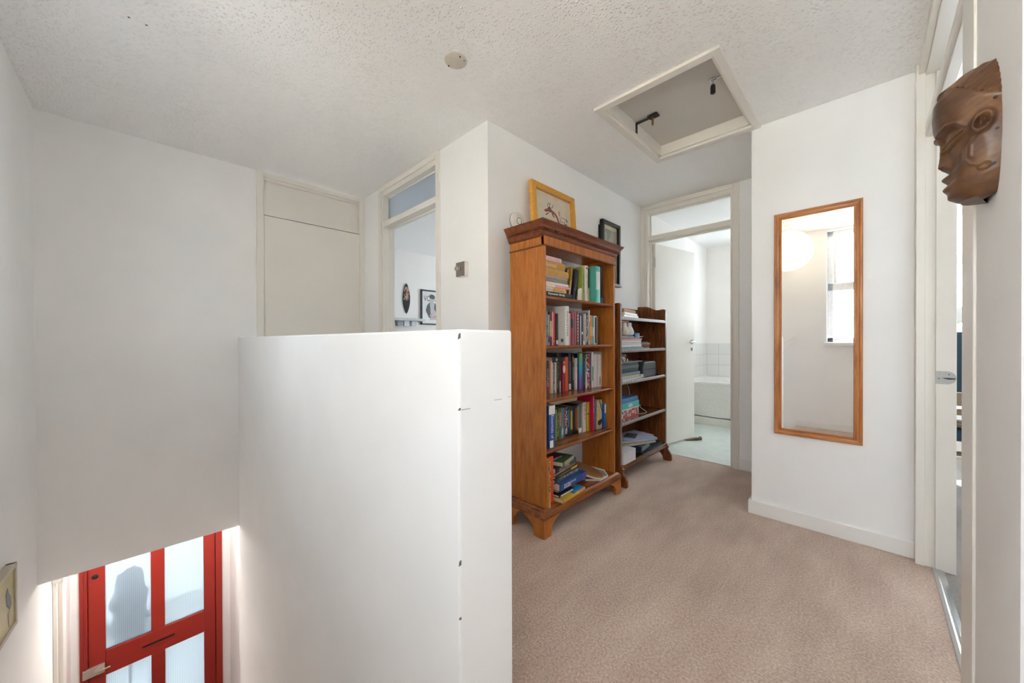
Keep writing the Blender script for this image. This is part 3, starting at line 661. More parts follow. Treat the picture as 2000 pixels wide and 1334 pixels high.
def lying(lab, z, t, y_left, h, x_front, d, col, st=None, txt=None, tc='222222', rz=0, grp=None, L=None, bold=False, tilt=0, cat='book', nm='book'):
    """lying book, spine to the front, its left end at y_left; turned by rz about its left front corner"""
    b = thing(nm, lab, cat, (0, 0, 0), (PI / 2, 0, 0), grp)
    yr = Vector((-math.sin(rz) * h, math.cos(rz) * h))
    b.location = (x_front + yr.x, y_left + yr.y, z); b.rotation_euler = (PI / 2 + tilt, 0, rz)
    book_parts(b, t, h, d, col, st, None, tc)
    if txt:
        cz, LL = (L or (.5, .7)); r = min(.003, t * .15)
        obj('spine_title', text_geo(txt, h * LL, t * .55, (r + .0005, t * .5, h * (1 - cz)), (0, 0, -1), (0, 1, 0), (1, 0, 0), bold=bold), M(tc), b)
    return b
# stack lying at the left of the top shelf, from the bottom up
g1 = 'stack of books lying on the top shelf'
z = 1.3305
for lab, t, h, d, col, st, txt, tc, L in (
    ('black paperback titled Dynamic Body at the bottom of the top shelf stack', .0275, .262, .19, '26282a', ('lab', '26282a', .1, .2), 'Dynamic Body', 'f0f0ee', (.42, .6)),
    ('cream and ochre book second from the bottom of the top shelf stack', .024, .200, .16, 'dcaf6c', ('top', 'e4d2bc', .62, 1), 'Low Income & Tourism', '6a5030', (.5, .8)),
    ('thin pink book third from the bottom of the top shelf stack', .0155, .242, .17, 'e3989a', ('top', 'e6d0c6', .6, 1), None, '1', None),
    ('thin white book in the middle of the top shelf stack', .0135, .228, .17, 'ddd8d4', None, None, '1', None),
    ('dull grey green book above the thin white one in the top shelf stack', .017, .214, .16, '8b8878', ('top', '8d7f78', .7, 1), None, '1', None),
    ('slim brown grey book under the lower tan volume in the top shelf stack', .0175, .216, .17, 'a09384', None, None, '1', None),
    ('lower of two thick tan volumes in the top shelf stack', .038, .228, .17, 'c9994c', None, 'G A R D E N', 'a9803c', (.35, .4)),
    ('upper and thicker of two tan volumes in the top shelf stack', .043, .192, .15, 'bf8f42', None, 'Illuminated', 'e0cfae', (.3, .5)),
    ('pale pink book on top of the stack on the top shelf', .026, .158, .13, 'e0b9b2', ('spk', 'c7a5ae', .1, .9), None, '1', None)):
    lying(lab, z, t, 1.569, h, -1.291, d, col, st, txt, tc, 0, g1, L, txt == 'Dynamic Body'); z += t + .0006
# leaning books
def leaning(lab, y, t, h, d, x, col, st, ang, z=1.3305, cat='book', txt='', tc='1'):
    b = thing('book', lab, cat, (x, y, z), (-ang, 0, 0), 'leaning books on the top shelf')
    book_parts(b, t, h, d, col, st, txt, tc); return b
leaning('violet and white printed book leaning on the stack, top shelf', 1.845, .020, .200, .13, -1.36, '4a3a4c', ('spk', 'a89aa4', .2, 1), .16)
leaning('ochre yellow book leaning between violet and dark navy ones, top shelf', 1.868, .020, .218, .13, -1.345, 'b58a2a', ('mid', 'd8c07a', .1, .6), .17)
leaning('dark navy book leaning right with faint lettering, top shelf', 1.895, .026, .205, .14, -1.33, '2e2c3e', ('mid', '8a8894', .35, .37), .19)
leaning('black book with a dark green photograph leaning at the middle of the top shelf', 1.930, .018, .205, .15, -1.345, '24251f', ('lab', '565b48', .3, .75), .10)
tag(obj('sheet_of_paper', G().prism([(1.930, 1.332), (1.978, 1.333), (1.982, 1.412), (1.962, 1.414), (1.938, 1.402)], -1.318, -1.3165, 'x'), M('ded6d2')), 'pale folded leaflet standing in front of the leaning books, top shelf', 'leaflet')
# third shelf: dark lying book on the left group
lying('dark teal book with cream band lying on top of upright books, third shelf', .746 + .1935, .034, 1.80, .13, -1.417, .085, '2c3a40', ('mid', 'c9c3b4', .62, .74), None, '1', 0)
# fourth shelf: loose items
wh = thing('notebook', 'small white notebook leaning at the far left of the fourth shelf', 'notebook', (-1.333, 1.592, .4565), (-.12, 0, 0)); book_parts(wh, .010, .062, .05, 'dcdad8', None, '', '1')
fl = obj('box_flap', G().prism([(1.75, .676), (2.045, .676), (2.05, .722), (1.92, .724), (1.75, .700)], -1.515, -1.40, 'x'), M('c2aa86', .7)); tag(fl, 'tan cardboard box file lying on top of the small paperbacks, fourth shelf', 'box file')
obj('sticker', G().box(-.0, .004, .006, .035, .004, .045), M('e8e4e4'), next(o for o in COL.objects if o.get('label', '').startswith('thick blue textbook')))
# bottom shelf
tall = thing('book', 'thin tall book with mottled grey spine and orange foot, front left of the bottom shelf', 'book', (-1.249, 1.548 + .022, .1505)); tall.location = (-1.262, 1.5685, .1505)
book_parts(tall, .016, .268, .2, 'dca05c', ('spk', '38483c', .32, 1, 'b9b3a0'), '', '1')
og = thing('box_file', 'upright orange red box file on the bottom shelf', 'box file', (-1.300, 1.619, .1505))
obj('case', G().box(-.2, 0, 0, .040, 0, .262), M('e2501f', .5), og, .002); obj('crease', G().box(0, .0005, .019, .0205, .07, .17), M('b03c18'), og); obj('contents', G().box(-.197, -.003, .003, .037, .2615, .2635), M('6a3a28'), og)
g5 = 'books lying in the bottom shelf stack'
def st5(*a, **k): lying(*a, **k)
st5('thick yellow paperback with a blue corner, bottom of the bottom shelf stack', .1508, .024, 1.665, .245, -1.236, .15, 'c9a22e', ('bot', 'd08a34', 0, .3), None, '1', .06, g5)
cov = COL.objects[-1]
st5('black book with a white title strip lying on the yellow paperback', .1755, .014, 1.664, .16, -1.264, .12, '1d1e22', ('mid', 'e8e6e2', .1, .9), None, '1', .05, g5)
tag(obj('card', G().prism([(-1.2405, 1.775), (-1.300, 1.79), (-1.305, 1.91), (-1.2515, 1.905)], .1752, .1764), M('2f86c0')), 'bright blue card lying on the yellow paperback, bottom shelf', 'card')
st5('small dark book with grey pages, below the blue mathematics textbook', .1905, .015, 1.688, .19, -1.285, .14, '22262c', None, None, '1', .10, g5)
st5('thick blue textbook titled MATHEMATICS FOR ENGINEERS in the bottom shelf stack', .2065, .043, 1.676, .285, -1.268, .2, '24498a', ('bot', '5a4aa0', 0, .16), 'MATHEMATICS FOR\nENGINEERS', 'eef0f4', .03, g5, (.36, .44), True)
st5('charcoal book with a grey patterned top lying on the mathematics textbook', .250, .022, 1.660, .30, -1.290, .19, '39434c', ('spk', '8a9094', .1, .9), None, '1', .10, g5)
st5('black and yellow paperback in the middle of the bottom shelf stack', .2725, .016, 1.668, .27, -1.292, .17, '2a2a22', ('bot', 'c9a030', 0, .3), 'GUIDE TO THE HILLS', 'b09a4c', .13, g5, (.4, .5))
st5('salmon orange paperback with a creased cover under the black book', .289, .014, 1.664, .262, -1.302, .17, 'c98a58', ('top', 'e0b08c', .5, 1), None, '1', .13, g5)
st5('thick black book with white capitals in the bottom shelf stack', .3035, .032, 1.668, .265, -1.292, .18, '262a2e', ('bot', '3c4a5a', 0, .3), 'DECLUTTERING', 'e4e2da', .15, g5, (.4, .5))
gb = thing('book', 'old green cloth hardback with worn edges near the top of the bottom shelf stack', 'book', (-1.318, 1.885, .336), (PI / 2, 0, .25), g5)
book_parts(gb, .026, .17, .155, '3d6a3c', ('bot', 'a89c78', 0, .9), '', '1')
obj('cover_emblem', G().lathe([(.018, .0), (.018, .0005)], (-.08, .026, .09), 'y', 24), M('55784a'), gb)
pb = thing('book', 'mauve covered book on the very top of the bottom shelf stack, partly hidden', 'book', (-1.345, 1.80, .3625), (PI / 2, 0, .05), g5)
book_parts(pb, .012, .17, .14, '5c2f4a', ('mid', 'b07884', .02, .98), '', '1')
# cork disc and trays
tr = thing('tray', 'white edged grey tray under the cork mat at the right of the bottom shelf', 'tray', (-1.38, 2.16, .1505))
def ngon(cx, cy, r, n, a0=0, sy=1): return [(cx + r * math.cos(a0 + 2 * PI * k / n), cy + sy * r * math.sin(a0 + 2 * PI * k / n)) for k in range(n)]
obj('tray_base', G().prism(ngon(0, 0, .126, 8, PI / 8), 0, .006), M('aeb6b8'), tr); g = G()
o1 = ngon(0, 0, .128, 8, PI / 8); o2 = ngon(0, 0, .121, 8, PI / 8)
for k in range(8):
    j = (k + 1) % 8; g.add([(*o1[k], 0), (*o1[j], 0), (*o2[j], 0), (*o2[k], 0), (*o1[k], .014), (*o1[j], .014), (*o2[j], .012), (*o2[k], .012)], [(0, 1, 2, 3), (4, 5, 6, 7), (0, 1, 5, 4), (2, 3, 7, 6), (1, 2, 6, 5), (0, 3, 7, 4)])
obj('tray_rim', g, M('e3e1dc'), tr)
ck = thing('cork_mat', 'round woven brown mat propped over the tray, bottom shelf', 'table mat', (-1.385, 2.115, .196), (math.radians(-13), math.radians(13), 0)); ck.scale = (1.08, 1.08, 1)
obj('mat', G().lathe([(.001, -.003), (.118, -.003), (.122, .001), (.118, .005), (.06, .006), (.001, .006)], (0, 0, 0), 'z', 48), speck('8a5f3c', 'a87c54', 120), ck)
obj('mat_rim', G().lathe([(.1195, -.006), (.124, -.003), (.124, .003), (.1195, .003)], (0, 0, 0), 'z', 48), M('e0d2b8'), ck)

# ================================================================ LOW BOOKCASE
W2v = wood('dark_oak_upright', '45230f', '74411f', '93602f', 'z', .35, 1.4)
W2h = wood('dark_oak_shelf', '3c2013', '644024', '7c5434', 'y', .25, 1.4)
EDGE = M('857c78', .35, .1, .06)  # grey of reflected light, painted onto the oak front edges
LX0, LX1, LY0, LY1 = -1.56, -1.300, 2.452, 3.300
lb = thing('low_bookcase', 'lower dark oak bookcase with scalloped shelf edges beside the bathroom door', 'bookcase', ((LX0 + LX1) / 2, (LY0 + LY1) / 2, 0))
def lpart(name, g, m, bevel=.0015, par=None): return obj(name, loc(g, lb), m, par or lb, bevel)
def end_profile():
    D = LX1 - LX0
    pts = [(LX1 + .045, 0), (LX1 + .052, .01), (LX1 + .050, .05), (LX1 + .036, .075), (LX1 + .020, .095), (LX1 + .016, .112), (LX1 + .024, .118), (LX1 + .022, .130), (LX1 + .012, .135), (LX1 + .012, .148), (LX1, .152), (LX1, 1.335)]
    top = [(0, 1.345), (.010, 1.352), (.030, 1.353), (.06, 1.348), (.09, 1.350), (.12, 1.362), (.15, 1.378), (.18, 1.386), (.26, 1.388)]
    pts += [(LX1 - a, b) for a, b in top]
    pts += [(LX0, 0), (LX0 + .05, 0), (LX0 + .06, .05), (LX0 + .09, .07), (LX1 - .06, .07), (LX1 - .03, .04), (LX1 - .02, 0)]
    return pts
for y0 in (LY0, LY1 - .022):
    p_end = lpart('end_panel', G().prism(end_profile(), y0, y0 + .022, 'y'), W2v)
    lpart('edge_sheen', G().box(LX1, LX1 + .0015, y0 + .001, y0 + .021, .155, 1.335), EDGE, 0, None)
    if y0 > LY0:
        g = G()
        for k in range(22): g.lathe([(.0035, 0), (.0035, .002)], (LX1 - .035, y0 - .0018, .25 + k * .045), 'y', 8)
        lpart('peg_holes', g, BLACK, 0)
lpart('back_panel', G().box(LX0, LX0 + .012, LY0 + .022, LY1 - .022, .1, 1.36), W2v)
LSH = [.155, .462, .768, 1.007, 1.252]
for i, z in enumerate(LSH):
    sh = lpart('shelf', G().box(LX0 + .012, LX1 - .006, LY0 + .0225, LY1 - .0225, z - .022, z), W2h)
    if i:
        lpart('shelf_edge_sheen', G().box(LX1 - .006, LX1 + .0005, LY0 + .0225, LY1 - .0225, z - .022, z - .0005), EDGE, 0, sh)
        g = G(); y = LY0 + .035
        while y < LY1 - .04:
            g.add([(LX1 - .004, y, z), (LX1 - .004, y + .024, z), (LX1 + .002, y + .003, z - .008), (LX1 + .002, y + .021, z - .008), (LX1 - .004, y, z + .0015), (LX1 - .004, y + .024, z + .0015)],
                  [(4, 5, 3, 2), (0, 4, 2), (1, 3, 5), (0, 1, 3, 2)]); y += .037
        lpart('scallop_glints', g, M('eceae8', .3), 0, sh)  # carved scallops coloured white, painting in the light they catch
lpart('plinth_rail', G().prism([(LX1 - .006, .11), (LX1 + .006, .112), (LX1 + .008, .12), (LX1 + .004, .155), (LX1 - .006, .157)], LY0 + .0225, LY1 - .0225, 'y'), W2h)
# --- on top
def slab(name, lab, cat, z, t, x1, y0, dx, dy, m, rz=0, grp=None, bevel=.001, extra=None):
    o = thing(name, lab, cat, (x1 - dx / 2, y0 + dy / 2, z), (0, 0, rz), grp)
    obj('body', G().box(-dx / 2, dx / 2, -dy / 2, dy / 2, 0, t), m, o, bevel)
    return o
def pad(name, lab, cat, z, t, x1, y0, dx, dy, col, pages='e4e0da', rz=0, grp=None):
    """soft covered pad, spine on the front long edge"""
    o = thing(name, lab, cat, (x1 - dx / 2, y0 + dy / 2, z + .0004), (0, 0, rz), grp); c = min(.0016, t * .2)
    m = M(col, .4)
    obj('cover', G().box(-dx / 2, dx / 2, -dy / 2, dy / 2, 0, c).box(-dx / 2, dx / 2, -dy / 2, dy / 2, t - c, t).box(dx / 2 - c, dx / 2, -dy / 2, dy / 2, 0, t), m, o)
    obj('pages', G().box(-dx / 2 + .002, dx / 2 - c, -dy / 2 + .002, dy / 2 - .002, c, t - c), M(pages, .8, 0, .06, 200), o)
    return o
zt = 1.2535
for k, (dx, dy, r, lab) in enumerate(((.215, .30, .10, 'lowest pad of white paper under the tan box on the low bookcase'), (.21, .29, .14, 'upper pad of white paper under the tan box on the low bookcase'))):
    pad('paper_pad', lab, 'paper', zt, .016, -1.31, 2.49, dx, dy, 'e6e4e2', 'f0eeec', r, 'paper pads on the low bookcase'); zt += .0172
tb = thing('box', 'flat tan cardboard box on the paper pads on the low bookcase', 'box', (-1.42, 2.63, zt + .001), (0, 0, .16))
obj('box_base', G().box(-.1, .1, -.14, .14, 0, .02), M('c98f4c', .6), tb, .001); obj('box_lid', G().box(-.102, .102, -.142, .142, .008, .024), M('c08a4a', .6), tb, .001)
lt = thing('laptop', 'grey blue laptop leaning behind the tan box on top of the low bookcase', 'laptop', (-1.52, 2.60, 1.31), (0, math.radians(-38), 0))
lt.location = (-1.50, 2.61, 1.30); lt.rotation_euler = (math.radians(-10), math.radians(35), 0)
obj('lid', G().box(-.05, .05, -.13, .15, .068, .074), M('8b98a3', .3, .6), lt, .002); obj('keyboard_base', G().box(-.05, .05, -.13, .15, .055, .065), M('6f7d88', .3, .6), lt, .002)
obj('seam', G().box(-.046, .046, -.128, .148, .065, .068), BLACK, lt)
# --- shelf 1.007 : paper stack, bulbs, blue book, leaflet
gz = 'papers stacked on the upper shelf of the low bookcase'
z = 1.008
for lab, t, dy, dx, col, rz in (('pale blue folder at the bottom of the paper stack, low bookcase', .016, .385, .2, '86a0ae', 0),
    ('thick white pad second from the bottom of the paper stack, low bookcase', .019, .36, .2, 'e8ecf0', .01), ('pinkish white pad third from the bottom of the paper stack, low bookcase', .016, .345, .19, 'd8cfd0', -.01),
    ('cream pad fourth from the bottom of the paper stack, low bookcase', .015, .355, .19, 'dedbd0', .02), ('coral pink booklet near the top of the paper stack, low bookcase', .013, .36, .19, 'd3969a', -.01)):
    pad('notepad', lab, 'notepad', z, t, -1.318, 2.485, dx, dy, col, 'e6e4e0', rz, gz); z += t + .001
g = G(); ns = 8
for k in range(ns + 1):
    y = -.2 + .42 * k / ns; zz = .002 + (.014 * (k / ns) ** 6); g.v += [(-.09, y, zz), (.09, y, zz + .001), (-.09, y, zz + .0012), (.09, y, zz + .0022)]; 
for k in range(ns):
    a, b = k * 4, k * 4 + 4; g.f += [(a, a + 1, b + 1, b), (a + 2, b + 2, b + 3, a + 3), (a + 1, a + 3, b + 3, b + 1), (a, b, b + 2, a + 2)]; g.sm += [True] * 4
g.f += [(0, 2, 3, 1), (ns * 4, ns * 4 + 1, ns * 4 + 3, ns * 4 + 2)]; g.sm += [False] * 2
cs = obj('curled_sheet', g, M('ece8ea')); cs.location = (-1.42, 2.69, z); tag(cs, 'white sheet with a curled end on top of the paper stack', 'paper')
pad('notepad', 'grey edged pad lying under the light bulb pack, low bookcase', 'notepad', z + .004, .013, -1.33, 2.487, .15, .25, '9a9a96', 'c9c6c0', .02, gz)
pk = thing('light_bulb_pack', 'white and red hanging card pack holding two white light bulbs', 'light bulb pack', (-1.36, 2.63, z + .018))
obj('backing_card', G().box(-.004, -.002, -.075, .085, .0, .125), M('d9d5cc', .5), pk, .001)
obj('red_panel', G().box(-.002, .0, -.075, .078, .075, .108), M('c4382c', .5), pk, .001)
obj('hanger_card', G().box(-.002, -.0005, -.066, .06, .108, .143), M('ddd8cf', .5), pk, .001)
obj('hanger_slot', G().box(-.0005, .0005, -.03, .024, .12, .126).box(-.0005, .0005, -.01, .006, .126, .131), BLACK, pk)
obj('side_print', G().box(-.0015, -.0005, .03, .075, .02, .075), speck('8a8038', '38341c', 120), pk)
obj('corner_print', G().box(-.0015, .0, .045, .083, .0, .022), M('c2323a'), pk)
obj('clear_blister', G().box(-.003, -.001, .04, .125, .075, .108), M('b9c6d2', .2), pk, .001)
prof = [(.010, .098), (.013, .096), (.0135, .080), (.015, .072), (.024, .055), (.031, .038), (.033, .025), (.030, .010), (.018, .001), (.001, .0)]
for y, c in ((-.06, 'd8d4c4'), (.02, 'd9dee8')):
    bl = G().lathe(prof[::-1], (.034, y, .002), 'z', 28); obj('light_bulb', bl, M(c, .35), pk)
bb = thing('book', 'bright blue spined book standing behind the paper stack, low bookcase', 'book', (-1.372, 2.835, 1.0075)); book_parts(bb, .085, .128, .13, '2c7fb8', ('spk', '4a96c8', .1, .9), '', '1')
lf_ = thing('leaflet_pile', 'small pile of orange and cream leaflets at the right of the upper shelf', 'leaflets', (-1.42, 3.06, 1.0075), (0, 0, .5))
for k, (c, w) in enumerate((('d9d4c6', .07), ('b0633e', .09), ('c08a6a', .10), ('c9c7b8', .125))):
    obj('leaflet', G().add([(-.06, -w, k * .012), (.06, -w, k * .012), (.06, w, k * .012 + .004 * k), (-.06, w, k * .012 + .004 * k), (-.06, -w, k * .012 + .008), (.06, -w, k * .012 + .008), (.06, w, k * .012 + .008 + .004 * k), (-.06, w, k * .012 + .008 + .004 * k)],
        [(0, 3, 2, 1), (4, 5, 6, 7), (0, 1, 5, 4), (1, 2, 6, 5), (2, 3, 7, 6), (3, 0, 4, 7)]), M(c), lf_)
# --- shelf .768
gd = 'dark notebooks stacked on the middle shelf of the low bookcase'
z = .769
pad('notebook', 'pale grey magazine at the bottom of the middle shelf stack', 'notebook', z, .013, -1.312, 2.485, .2, .36, 'c9d2da', 'e6e6e4', .06, gd); z += .0142
pad('notebook', 'cream paperback low in the middle shelf stack', 'notebook', z, .018, -1.33, 2.485, .19, .35, 'd8c6a6', 'e6dcc8', .03, gd); z += .0192
pad('notebook', 'dark notebook with a bright pale blue cover edge, middle shelf', 'notebook', z, .024, -1.325, 2.495, .19, .345, '7f98a2', 'e2dcd2', .04, gd); z += .0252
pad('notebook', 'dark blue grey notebook above the pale edged one, middle shelf', 'notebook', z, .027, -1.335, 2.490, .18, .335, '2f414e', '1f2a32', .02, gd); z += .0282
pad('notebook', 'slate notebook with a white tab, middle shelf', 'notebook', z, .027, -1.333, 2.492, .18, .34, '4e5f68', '2a343b', .04, gd); z += .0282
pad('notebook', 'dark green grey notebook at the top of the middle shelf stack', 'notebook', z, .018, -1.34, 2.490, .18, .335, '43525a', '2a343b', .0, gd); z += .0192
pad('notebook', 'thin white wide sheet pad across the dark notebooks', 'notebook', z, .005, -1.335, 2.488, .18, .40, 'c9ccd4', 'c9ccd4', .0); z += .0062
cbx = thing('box', 'small cream box with a black cord round it, middle shelf of the low bookcase', 'box', (-1.38, 2.60, z)); obj('box_body', G().box(-.05, .03, -.11, .075, 0, .022), M('d6c8a4'), cbx, .001)
obj('cord', G().tube(spline([(.032, -.08, .02), (.034, -.04, .045), (.034, .0, .05), (.034, .03, .03), (.033, .035, .002), (.033, .02, .002)]), .0035).tube([(.033, -.05, .04), (.033, -.01, .0)], .0035), BLACK, cbx)
wbx = thing('box', 'small white card box with faint grey lettering, middle shelf of the low bookcase', 'box', (-1.385, 2.57, z + .0225)); obj('box_body', G().box(-.05, .03, -.085, .08, 0, .034), M('d9dade'), wbx, .001)
obj('lettering', text_geo('PAPERCLIPS', .1, .01, (.0305, .0, .02), (0, 1, 0), (0, 0, 1), (1, 0, 0)), M('8a8f98'), wbx)
pad('notebook', 'pink and cream small book beside the dark case, middle shelf', 'notebook', .769, .026, -1.34, 2.86, .12, .11, 'cbbdb8', 'ded6cc', .05)
dc = thing('speaker_case', 'dark blue grey rounded case at the right of the middle shelf', 'case', (-1.40, 3.05, .7685))
g = G().prism([(-.13, .01), (-.12, .0), (.10, .0), (.125, .012), (.13, .06), (.118, .118), (.10, .125), (-.10, .125), (-.115, .115), (-.135, .06)], -.07, .06, 'x'); obj('case_body', g, M('3a464e', .4), dc, .006)
obj('case_seam', G().box(.0605, .062, -.125, .12, .058, .064), M('1e262c'), dc)
# --- shelf .462
lg = thing('toy_brick_box', 'toy brick box with busy red print, lowest of the three stacked boxes', 'toy box', (-1.40, 2.64, .4625), (0, 0, .02))
obj('box_body', G().box(-.07, .085, -.152, .145, 0, .088), confetti(['b9474c', '8f8378', 'c9b7a4', '9a3f44', 'd8ccc0', 'a86a60', '7a7a84'], 65), lg, .001)
obj('box_lid_edge', G().box(-.071, .0865, -.153, .155, .084, .090), M('d9d2d4'), lg, .001)
obj('red_stripe', G().box(.085, .0858, -.10, .142, .006, .028), M('a8474c'), lg)
obj('logo_roundel', G().lathe([(.036, .085), (.036, .0862)], (0, .04, .052), 'x', 28), M('c43c44'), lg)
obj('logo_lettering', text_geo('LEGO', .05, .022, (.0866, .04, .058), (0, 1, 0), (0, 0, 1), (1, 0, 0), bold=True), M('f0ece8'), lg)
obj('corner_print', G().box(.085, .0858, -.15, -.118, .004, .078), confetti(['3c5aa8', 'c03038', 'e0b840', 'e4e4ea'], 40), lg)
tq = thing('box', 'turquoise box with a white badge in the middle of three stacked boxes', 'box', (-1.40, 2.645, .5535), (0, 0, .02))
obj('box_body', G().box(-.07, .085, -.155, .15, 0, .044), M('48b8b8', .4), tq, .003); obj('badge', G().lathe([(.018, .085), (.018, .0862)], (0, -.01, .022), 'x', 12).box(.085, .0862, -.045, .03, .012, .030), M('d2d4cc'), tq)
bx = thing('box', 'shiny blue box with two silver studs, on top of the turquoise box', 'box', (-1.40, 2.64, .5985), (0, 0, .02))
obj('box_body', G().box(-.07, .085, -.152, .132, 0, .036), M('2d78b8', .3), bx, .004); obj('stud', G().lathe([(.004, .0), (.002, .003)], (.085, -.05, .018), 'x', 12), CHROME, bx); obj('stud', G().lathe([(.004, .0), (.002, .003)], (.085, .05, .018), 'x', 12), CHROME, bx)
cb = obj('charging_cable', G().tube(spline([(-1.45, 2.63, .60), (-1.46, 2.64, .69), (-1.45, 2.72, .735), (-1.43, 2.80, .715), (-1.43, 2.85, .66), (-1.42, 2.84, .60), (-1.40, 2.82, .575), (-1.38, 2.86, .57), (-1.36, 2.90, .535), (-1.35, 2.88, .525), (-1.34, 2.92, .50), (-1.33, 2.96, .472), (-1.35, 2.93, .466), (-1.38, 2.84, .468)]), .0022), M('c9c4c4', .4)); tag(cb, 'thin white charging cable looping over the stacked boxes, low bookcase', 'cable')
# --- bottom shelf .155
wb = thing('box', 'plain white carton at the left of the low bookcase bottom shelf', 'box', (-1.40, 2.568, .1555)); obj('carton', G().box(-.11, .115, -.09, .098, 0, .088), M('d9d7de', .55), wb, .002); obj('carton_lid', G().box(-.111, .1155, -.091, .0985, .088, .0905), M('dcdce4', .5), wb, .001)
gm = 'papers and cases on the low bookcase bottom shelf'
pad('laptop_sleeve', 'dark navy flat sleeve at the bottom right of the low bookcase', 'sleeve', .1555, .014, -1.302, 2.80, .20, .43, '1e303c', '15222b', .03, gm)
pad('laptop_sleeve', 'second dark flat sleeve with a pale edge, bottom right of the low bookcase', 'sleeve', .1705, .010, -1.315, 2.79, .2, .42, '26343c', '9ab0ba', -.02, gm)
bd_ = thing('ring_binder', 'black binder with a grey blue label lying under the magazines', 'binder', (-1.39, 2.90, .182), (0, 0, .12)); obj('cover', G().box(-.1, .085, -.14, .16, 0, .048), M('27313a', .4), bd_, .004)
obj('label', G().box(.085, .0862, -.12, .06, .006, .042), M('8398a0'), bd_); obj('strap', G().box(-.1, .0875, .10, .12, -.001, .0495), BLACK, bd_)
pad('case', 'small blue grey case on the right behind the binder', 'case', .182, .045, -1.37, 3.08, .12, .13, '56758a', '2c4252', .3, gm)
z = .2325
for lab, col, rz, dy, dx, t, y0 in (('thick magazine with curved pages at the bottom of the magazine pile', 'c6c9cc', -.35, .36, .20, .012, 2.66), ('tan edged magazine second from the bottom of the magazine pile', 'b9a588', -.30, .36, .20, .010, 2.65),
    ('white magazine with blue print in the middle of the magazine pile', 'c9d6e4', -.45, .36, .2, .010, 2.68), ('glossy pale blue magazine in plastic near the top of the pile', 'a9c2dc', -.55, .34, .2, .009, 2.70), ('pale lilac magazine at the top of the pile', 'c2c6de', -.2, .30, .19, .008, 2.72)):
    pad('magazine', lab, 'magazine', z, t, -1.315, y0, dx, dy, col, 'dfe3e6', rz, gm); z += t + .0008
sl = tag(slab('card_wallet', 'small dark slate wallet lying on top of the magazine pile', 'wallet', z + .0006, .006, -1.36, 2.76, .09, .13, M('4d5766', .5), .3), 'small dark slate wallet lying on top of the magazine pile', 'wallet')
# ================================================================ ON THE BOOKCASE AND WALLS
fr = thing('framed_picture', 'golden wood framed dragon picture standing on the tall bookcase', 'picture', (-1.545, 2.008, 1.738), (0, math.radians(-4), 0))
FRM = M('dda040', .4, 0, .1, 60); hw, hh, fw_ = .24, .39, .042
g = G().box(-.014, .016, -hw, -hw + fw_, 0, hh).box(-.014, .016, hw - fw_, hw, 0, hh).box(-.014, .016, -hw + fw_, hw - fw_, hh - fw_, hh).box(-.014, .016, -hw + fw_, hw - fw_, 0, fw_)
obj('frame', g, FRM, fr, .003)
obj('paper', G().box(-.006, -.004, -hw + fw_, hw - fw_, fw_, hh - fw_), M('d8cdb8', .7, 0, .06, 15), fr)
X_ = -.0038; g = G()
g.tube(spline([(X_, .02, .05), (X_, .045, .12), (X_, .05, .17), (X_, .025, .215), (X_, -.025, .235), (X_, -.05, .238)]), .010, 6)
g.tube(spline([(X_, .01, .05), (X_, .03, .1), (X_, .035, .15)]), .016, 6)
g.lathe([(.020, -.0005), (.020, .001)], (X_, -.045, .240), 'x', 14)
g.prism([(-.055, .25), (-.10, .228), (-.105, .218), (-.085, .214), (-.06, .224)], X_ - .001, X_ + .001, 'x').prism([(-.06, .218), (-.095, .196), (-.09, .191), (-.055, .210)], X_ - .001, X_ + .001, 'x')
g.v = [(X_ + (a - X_) * .06, b, c) for a, b, c in g.v]
obj('dragon', g, M('8a4f45', .7), fr)
g = G()
for q in ([(-.045, .255), (-.04, .275), (-.035, .29)], [(-.03, .255), (-.01, .262), (.0, .285)], [(-.06, .25), (-.065, .27), (-.05, .285)], [(.055, .16), (.075, .19), (.07, .21)], [(.06, .16), (.085, .14), (.085, .09), (.07, .08)], [(-.02, .225), (-.0, .205), (.01, .198)], [(-.02, .22), (-.005, .195)]):
    g.tube([(X_, a, b) for a, b in q], .0022, 5)
obj('horns_and_whiskers', g, M('6e3c3c', .7), fr)
g = G()
for k in range(9):
    cy, cz = .135 + random.uniform(-.018, .018), .185 + random.uniform(-.03, .03)
    g.box(X_ - .0005, X_ + .0008, cy - .014, cy + .014, cz, cz + .004) if k % 2 else g.box(X_ - .0005, X_ + .0008, cy, cy + .004, cz - .014, cz + .014)
for yy in (.085, .10):
    for k in range(3): g.box(X_ - .0005, X_ + .0008, yy, yy + .005, .15 + k * .03, .158 + k * .03)
obj('ink_characters', g, M('3c3a36', .7), fr)
obj('red_seal', G().box(X_ - .0005, X_ + .0008, .055, .072, .235, .252).box(X_ - .0005, X_ + .0008, .06, .075, .22, .232), M('c88078'), fr)
bf = thing('framed_picture', 'tall black framed print with cream mount on the wall behind the bookcases', 'picture', (XB, 2.835, 1.545))
hw = .15; BF = M('2b2a26', .35)
g = G().box(.008, .04, -hw, -hw + .026, 0, .545).box(.008, .04, hw - .026, hw, 0, .545).box(.008, .04, -hw, hw, .519, .545).box(.008, .04, -hw, hw, 0, .026)
obj('frame', g, BF, bf, .003); obj('backing', G().box(0, .008, -hw - .012, hw - .01, .01, .50), BF, bf)
obj('mount', G().box(.012, .014, -hw + .026, hw - .026, .026, .519), M('d8cfb6', .7), bf); obj('print', G().box(.014, .015, -hw + .055, hw - .05, .06, .485), speck('a39f8e', '8d897a', 8), bf)
obj('ledge', G().box(.008, .05, -hw, hw, -.002, .012), BF, bf, .004)
al = thing('carbon_monoxide_alarm', 'round white alarm with a grey ring on the wall left of the dragon picture', 'alarm', (XB, 1.672, 1.838))
